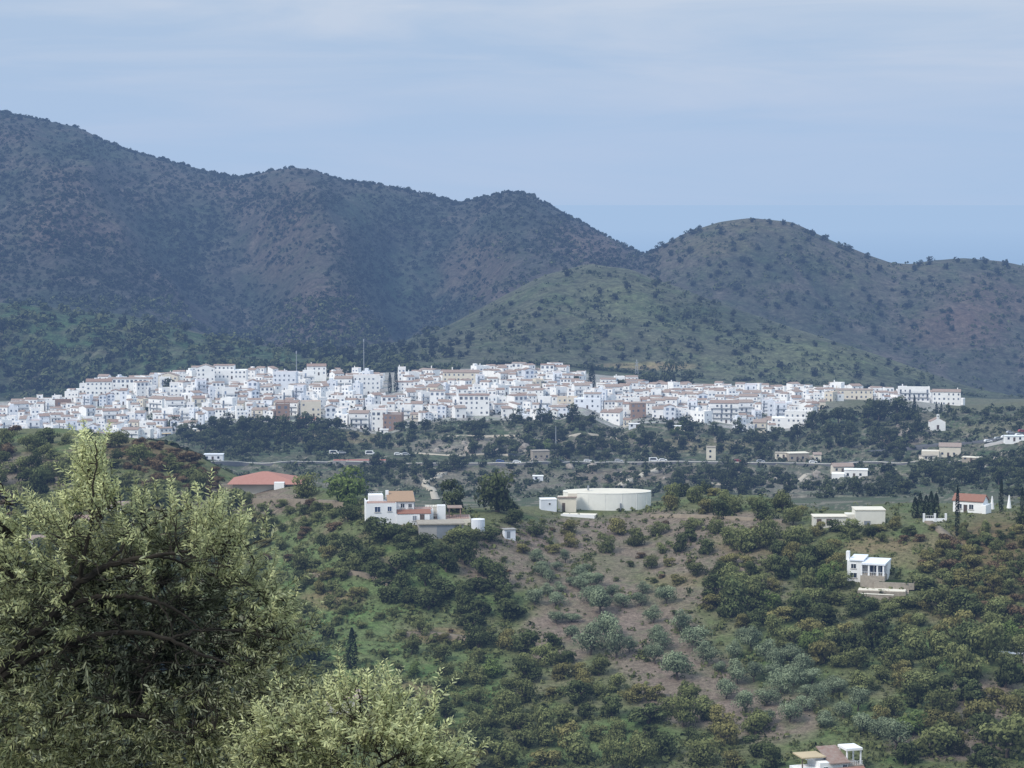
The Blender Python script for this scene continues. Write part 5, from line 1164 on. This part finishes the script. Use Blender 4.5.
# masts and poles
def mast(px, Y, hp_, label, lat=False, name='mast'):
    p = at(px, Y); e = ob(name, None, None, p); tag(e, label, 'mast'); h_ = hp_ / F * Y; w_ = .12 if not lat else .0
    if lat:
        m = MB(); b = h_ * .11
        for sx in (-1, 1):
            for sy in (-1, 1): m.tube([(sx * b, sy * b, -1), (sx * .15, sy * .15, h_)], .12, 4)
        for i in range(6):
            q = i / 6; a = b * (1 - q); a2 = b * (1 - (i + 1) / 6); m.tube([(-a, -a, q * h_), (a2, -a2, (i + 1) / 6 * h_)], .08, 4); m.tube([(a, -a, q * h_), (-a2, -a2, (i + 1) / 6 * h_)], .08, 4)
        m.build('frame', 'metal_grey', e)
        for z in (.72, .86): MB().box(-h_ * .09, h_ * .09, -.1, .1, z * h_, z * h_ + .25).build('crossarm', 'metal_grey', e)
    else:
        MB().tube([(0, 0, -1), (0, 0, h_)], [.42, .2], 8).build('pole', 'metal_grey', e); name == 'mast' and MB().cyl(0, 0, .5, h_ - 2.2, h_ - .4, 10).build('antenna', 'metal_grey', e)
    return e
mast(363.5, 1730, 36, 'tall pale telecom mast rising behind the village left of the twin cypresses')
mast(637, 1760, 22, 'grey lattice pylon at the foot of the grassy hill', True, 'pylon')
mast(296, 1740, 22, 'thin pole above the pines behind the upper village')
mast(556, 1300, 24, 'slim grey pole on the valley terraces below the village centre', False, 'pole')
mast(413, 700, 16, 'slim grey pole before the zigzag track', False, 'pole')
# ------------------------------------------------------------------ the olive in the foreground
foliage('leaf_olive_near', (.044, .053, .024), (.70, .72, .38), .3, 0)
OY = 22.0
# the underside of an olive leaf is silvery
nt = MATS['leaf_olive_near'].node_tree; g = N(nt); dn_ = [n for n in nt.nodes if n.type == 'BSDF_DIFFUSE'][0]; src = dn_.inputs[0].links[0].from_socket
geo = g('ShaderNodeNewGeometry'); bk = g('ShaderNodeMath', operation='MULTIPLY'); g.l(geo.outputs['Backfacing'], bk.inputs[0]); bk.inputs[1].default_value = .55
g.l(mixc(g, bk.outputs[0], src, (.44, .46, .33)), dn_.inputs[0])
def interp_path(pts, k=6):
    P_ = np.array([W(*p) for p in pts]); t = np.arange(len(P_)); q = np.linspace(0, len(P_) - 1, (len(P_) - 1) * k + 1); out = []
    for tt in q:
        i = min(int(tt), len(P_) - 2); f = tt - i; p0, p1, p2, p3 = P_[max(i - 1, 0)], P_[i], P_[i + 1], P_[min(i + 2, len(P_) - 1)]
        out.append(.5 * (2 * p1 + (p2 - p0) * f + (2 * p0 - 5 * p1 + 4 * p2 - p3) * f * f + (3 * p1 - p0 - 3 * p2 + p3) * f ** 3))
    return np.array(out)
def near_olive(label, outline, limbs, n_sub, n_shoot, seed, hollow, base, darker=0., back=.35, Yc=OY, th=1.15, leaf=.034):
    rng = np.random.default_rng(seed); rn = random.Random(seed)
    nodes = []; wood = MB()
    for pts, r0, r1 in limbs:
        q = interp_path(pts); n = len(q); q = q + rng.normal(size=q.shape) * .006
        wood.tube([tuple(p) for p in q], list(np.linspace(r0, r1, n)), 7)
        for i, p in enumerate(q):
            if pinpoly(*proj(p), outline) or True: nodes.append(np.r_[p, r0 + (r1 - r0) * i / n])
    nodes = np.array(nodes)
    cx = np.mean([p[0] for p in outline]); cy = np.mean([p[1] for p in outline])
    xs = [p[0] for p in outline]; ys = [p[1] for p in outline]
    poly = np.array(outline, float)
    def edge_d(x, y):
        a = poly; b = np.roll(poly, -1, 0); ab = b - a; t = np.clip(((x - a[:, 0]) * ab[:, 0] + (y - a[:, 1]) * ab[:, 1]) / (ab ** 2).sum(1), 0, 1)
        return np.hypot(a[:, 0] + ab[:, 0] * t - x, a[:, 1] + ab[:, 1] * t - y).min()
    def sample():
        while 1:
            x = rn.uniform(min(xs), max(xs)); y = rn.uniform(min(ys), max(ys))
            if pinpoly(x, y, outline): return x, y
    # secondary branches
    twn = []
    for i in range(n_sub):
        x, y = sample(); ed = edge_d(x, y); T = W(x, y, Yc + rn.uniform(-th, th) * min(1, .35 + ed / 90))
        d = np.linalg.norm(nodes[:, :3] - T, axis=1) + .0 * nodes[:, 3]; a = nodes[int(np.argmin(d + (nodes[:, 2] > T[2] + .1) * .6))]
        ln = np.linalg.norm(T - a[:3]); mid = (a[:3] + T) / 2 + np.array([0, 0, ln * .14]) + rng.normal(size=3) * ln * .09
        q = np.array([(1 - t) ** 2 * a[:3] + 2 * t * (1 - t) * mid + t * t * T for t in np.linspace(0, 1, 8)]); r_ = min(a[3] * .7, .007 + .007 * ln)
        q[1:-1] += rng.normal(size=(6, 3)) * ln * .018
        wood.tube([tuple(p) for p in q], list(np.linspace(r_, .004, 8)), 5)
        twn += [np.r_[p, .006] for p in q[2:]]
        if i % 2: nodes = np.vstack([nodes, [np.r_[p, r_ * .7] for p in q[2:6]]])
    twn = np.array(twn)
    LV, tone = [], []
    for i in range(n_shoot):
        x, y = sample(); ed = edge_d(x, y); dd = rn.uniform(-1, 1)
        if ed < 16 and not (80 < x < 112 and y < 505) and rn.random() < .8: continue
        if pnoise(np.array(x / 26.), np.array(y / 26.), seed) > .22 and ed < 60 and rn.random() < .8: continue
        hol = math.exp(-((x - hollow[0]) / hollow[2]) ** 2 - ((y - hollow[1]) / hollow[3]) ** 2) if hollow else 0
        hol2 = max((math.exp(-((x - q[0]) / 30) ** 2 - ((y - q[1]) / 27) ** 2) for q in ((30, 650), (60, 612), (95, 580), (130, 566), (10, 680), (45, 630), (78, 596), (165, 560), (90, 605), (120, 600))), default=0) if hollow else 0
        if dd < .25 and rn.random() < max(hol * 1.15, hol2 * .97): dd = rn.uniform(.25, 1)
        back_ = dd > .25
        T = W(x, y, Yc + dd * th * min(1, .3 + ed / 80))
        d = np.linalg.norm(twn[:, :3] - T, axis=1); a = twn[int(np.argmin(d + (twn[:, 2] > T[2]) * .25))]
        # shoot runs outwards and up from the twig
        ctr = W(cx, cy + 60, Yc); out = T - ctr; out = out / (np.linalg.norm(out) + 1e-6)
        dr = out * .75 + np.array([0, 0, .75 if ed < 60 else .35]) + rng.normal(size=3) * .42; dr /= np.linalg.norm(dr)
        ln = rn.uniform(.16, .34) * (1.1 if ed < 30 else 1); n = int(ln / .017)
        curve = rng.normal(size=3) * .12; st_ = a[:3]; 
        if np.linalg.norm(T - st_) > .5: st_ = T + (st_ - T) * .5 / np.linalg.norm(T - st_)
        ss = np.linspace(0, 1, 5); q = np.array([T + dr * ln * t + curve * ln * t * t - np.array([0, 0, .10 * ln * t * t]) for t in ss])
        wood.tube([tuple(st_), tuple((st_ + T) / 2 + rng.normal(size=3) * .02)] + [tuple(p) for p in q], [.0045, .004, .0035, .003, .0028, .0022, .001], 3)
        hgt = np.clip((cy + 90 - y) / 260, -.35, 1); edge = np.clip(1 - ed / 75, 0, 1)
        tn = .36 + .26 * hgt + .20 * edge - .30 * hol - (.20 if back_ else 0) + rn.uniform(-.14, .14) - darker  # inner and rear leaves coloured darker, putting crown shade into the tone
        t = np.linspace(.02, 1, n); c_ = T + np.outer(t, dr) * ln + np.outer(t * t, curve) * ln; c_[:, 2] -= .10 * ln * t * t
        side = np.cross(dr, rng.normal(size=3)); side /= np.linalg.norm(side); s2 = np.cross(dr, side)
        for j in range(n):
            for sg in (-1, 1):
                if rn.random() < .12: continue
                o1 = side if j % 2 else s2
                ld = dr * rn.uniform(.45, .95) + o1 * sg * rn.uniform(.6, 1.0) + rng.normal(size=3) * .2; ld /= np.linalg.norm(ld)
                L1 = leaf * 2 * rn.uniform(.7, 1.2) * (1 - .35 * (j / n) ** 2); wd = np.cross(ld, rng.normal(size=3) * .6 + dr); wd = wd / (np.linalg.norm(wd) + 1e-6) * L1 * .125; nn = np.cross(ld, wd) * .35
                b = c_[j]; dro = np.array([0, 0, -.10 * L1])
                LV += [b, b + ld * L1 * .3 + wd + nn, b + ld * L1 * .68 + wd * .85 + nn + dro, b + ld * L1 + dro * 1.6, b + ld * L1 * .68 - wd * .85 + nn + dro, b + ld * L1 * .3 - wd + nn]
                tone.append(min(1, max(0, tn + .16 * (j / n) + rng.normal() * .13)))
    LV = np.array(LV); k = len(LV) // 6; i = np.arange(k) * 6
    Fq = np.concatenate([np.c_[i, i + 1, i + 2, i + 3], np.c_[i, i + 3, i + 4, i + 5]])
    bp = W(*base); bp[2] = float(H(bp[0], bp[1]))
    e = ob('olive_tree', None, None, bp); tag(e, label, 'tree')
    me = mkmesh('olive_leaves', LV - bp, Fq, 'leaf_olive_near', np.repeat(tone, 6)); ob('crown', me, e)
    ob('trunk', None) if False else None
    wood.v = [tuple(np.array(p) - bp) for p in wood.v]; ob('branches', wood.mesh('olive_wood', 'bark'), e)
    # trunk from the ground to the fork
    f = W(*limbs[0][0][0]) - bp; t = MB(); mid = f * .5 + np.array([.15, 0, 0])
    t.tube([(0, 0, -.4), (0.02, 0, .3), tuple(mid * .7), tuple(mid * 1.3), tuple(f)], [.30, .22, .17, .12, limbs[0][1] * 1.02], 12); ob('trunk', t.mesh('olive_trunk', 'bark'), e)
    print('leaves', k); return e
out1 = [(-60, 480), (-30, 462), (2, 468), (10, 500), (28, 506), (46, 500), (62, 500), (76, 486), (84, 446), (94, 436), (104, 446), (110, 482), (130, 502), (150, 504), (168, 492), (182, 494), (190, 504), (202, 494), (214, 502), (222, 514), (240, 510), (252, 522), (270, 534), (274, 548), (256, 556),
        (262, 572), (284, 574), (296, 580), (302, 594), (292, 604), (306, 622), (314, 640), (300, 652), (308, 672), (330, 700), (320, 800), (-60, 800)]
limbs1 = [([(-70, 800, 22.4), (-30, 735, 22.2), (0, 678, 22.0), (28, 640, 21.9), (50, 622, 21.8), (66, 598, 21.7), (80, 582, 21.6), (104, 568, 21.6), (128, 560, 21.5), (156, 556, 21.4), (180, 552, 21.4)], .075, .014),
          ([(50, 622, 21.8), (72, 606, 21.7), (94, 598, 21.6), (120, 596, 21.5), (150, 600, 21.4), (178, 612, 21.4), (200, 628, 21.4)], .034, .009),
          ([(0, 678, 22.0), (30, 658, 21.8), (60, 644, 21.7), (90, 636, 21.6), (130, 632, 21.5), (170, 640, 21.4), (205, 656, 21.4), (240, 668, 21.4)], .042, .010),
          ([(80, 582, 21.6), (84, 556, 21.5), (90, 530, 21.5), (92, 500, 21.5), (96, 462, 21.5), (95, 440, 21.5)], .022, .004),
          ([(-30, 735, 22.2), (20, 730, 22.0), (70, 716, 21.9), (130, 716, 21.8), (190, 726, 21.7), (260, 712, 21.6)], .045, .010),
          ([(-30, 735, 22.2), (-20, 660, 22.4), (-10, 590, 22.4), (4, 530, 22.3), (4, 490, 22.2)], .038, .006),
          ([(128, 560, 21.5), (146, 578, 21.3), (158, 600, 21.2), (170, 622, 21.1), (176, 650, 21.1)], .012, .004),
          ([(156, 556, 21.4), (176, 560, 21.6), (200, 572, 21.8), (224, 578, 22.0), (254, 590, 22.1), (280, 600, 22.2)], .014, .005),
          ([(104, 568, 21.6), (130, 540, 21.8), (160, 520, 21.9), (196, 506, 22.0)], .016, .005),
          ([(170, 640, 21.4), (200, 630, 21.7), (240, 632, 22.0), (285, 640, 22.2)], .014, .005)]
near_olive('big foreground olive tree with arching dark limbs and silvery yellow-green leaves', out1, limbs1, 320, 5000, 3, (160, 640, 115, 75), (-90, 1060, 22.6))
out2 = [(250, 800), (236, 745), (262, 712), (300, 700), (326, 690), (348, 680), (372, 678), (384, 692), (400, 700), (424, 712), (436, 708), (440, 728), (462, 744), (470, 760), (476, 800)]
limbs2 = [([(330, 900, 20.6), (335, 840, 20.5), (345, 790, 20.4), (352, 750, 20.4), (362, 715, 20.4)], .04, .008), ([(335, 840, 20.5), (300, 790, 20.4), (285, 750, 20.4), (280, 730, 20.4)], .02, .006), ([(345, 790, 20.4), (390, 760, 20.4), (430, 745, 20.4)], .018, .005)]
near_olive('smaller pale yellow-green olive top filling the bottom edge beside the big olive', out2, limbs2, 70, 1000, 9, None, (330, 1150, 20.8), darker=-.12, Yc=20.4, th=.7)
finish_labels()

# ------------------------------------------------------------------ light
wd_ = bpy.data.worlds.new('World'); sc.world = wd_; wd_.use_nodes = True; nt = wd_.node_tree; nt.nodes.clear(); g = N(nt)
SUN_EL, SUN_AZ = 44, 232          # the sun stands high behind the left shoulder, veiled by thin cloud
sky = g('ShaderNodeTexSky', sky_type='NISHITA'); sky.sun_disc = False; sky.sun_elevation = R(SUN_EL); sky.sun_rotation = R(SUN_AZ); sky.air_density = 1.2; sky.dust_density = 2.5; sky.altitude = 400
bg1 = g('ShaderNodeBackground'); bg1.inputs[1].default_value = .06; g.l(sky.outputs[0], bg1.inputs[0])
tc = g('ShaderNodeTexCoord').outputs['Generated']; mp = g('ShaderNodeMapping'); g.l(tc, mp.inputs[0]); mp.inputs['Scale'].default_value = (3, 3, 26)
cl = noise(g, 1.6, 6, .55, mp.outputs[0], .6)
bg2 = g('ShaderNodeBackground'); g.l(mixc(g, mapr(g, cl, .42, .66, 0, 1), (.46, .60, .78), (.73, .81, .885)), bg2.inputs[0]); sx = g('ShaderNodeSeparateXYZ'); g.l(tc, sx.inputs[0]); g.l(mapr(g, sx.outputs['Z'], .08, .75, 1.03, 2.2), bg2.inputs[1])
ms = g('ShaderNodeMixShader'); ms.inputs[0].default_value = .82; wo = g('ShaderNodeOutputWorld')
g.l(bg1.outputs[0], ms.inputs[1]); g.l(bg2.outputs[0], ms.inputs[2]); g.l(ms.outputs[0], wo.inputs[0])
sl = bpy.data.lights.new('sun', 'SUN'); sl.energy = 2.9; sl.angle = R(16); sl.color = (1, .96, .9); so = bpy.data.objects.new('sun', sl); col.objects.link(so)
a = R(SUN_AZ); el = R(SUN_EL); dv = Vector((math.sin(a) * math.cos(el), math.cos(a) * math.cos(el), math.sin(el)))
so.rotation_euler = (-dv).to_track_quat('-Z', 'Y').to_euler(); so.location = (0, 0, ZC + 50)
sc.view_settings.view_transform = 'Standard'; sc.view_settings.look = 'None'; sc.view_settings.exposure = 0
sc.render.engine = 'CYCLES'; sc.cycles.max_bounces = 4; sc.cycles.diffuse_bounces = 2; sc.cycles.volume_bounces = 0; sc.cycles.transparent_max_bounces = 4; sc.cycles.use_denoising = True
try: sc.cycles.denoising_prefilter = 'ACCURATE'
except Exception: pass
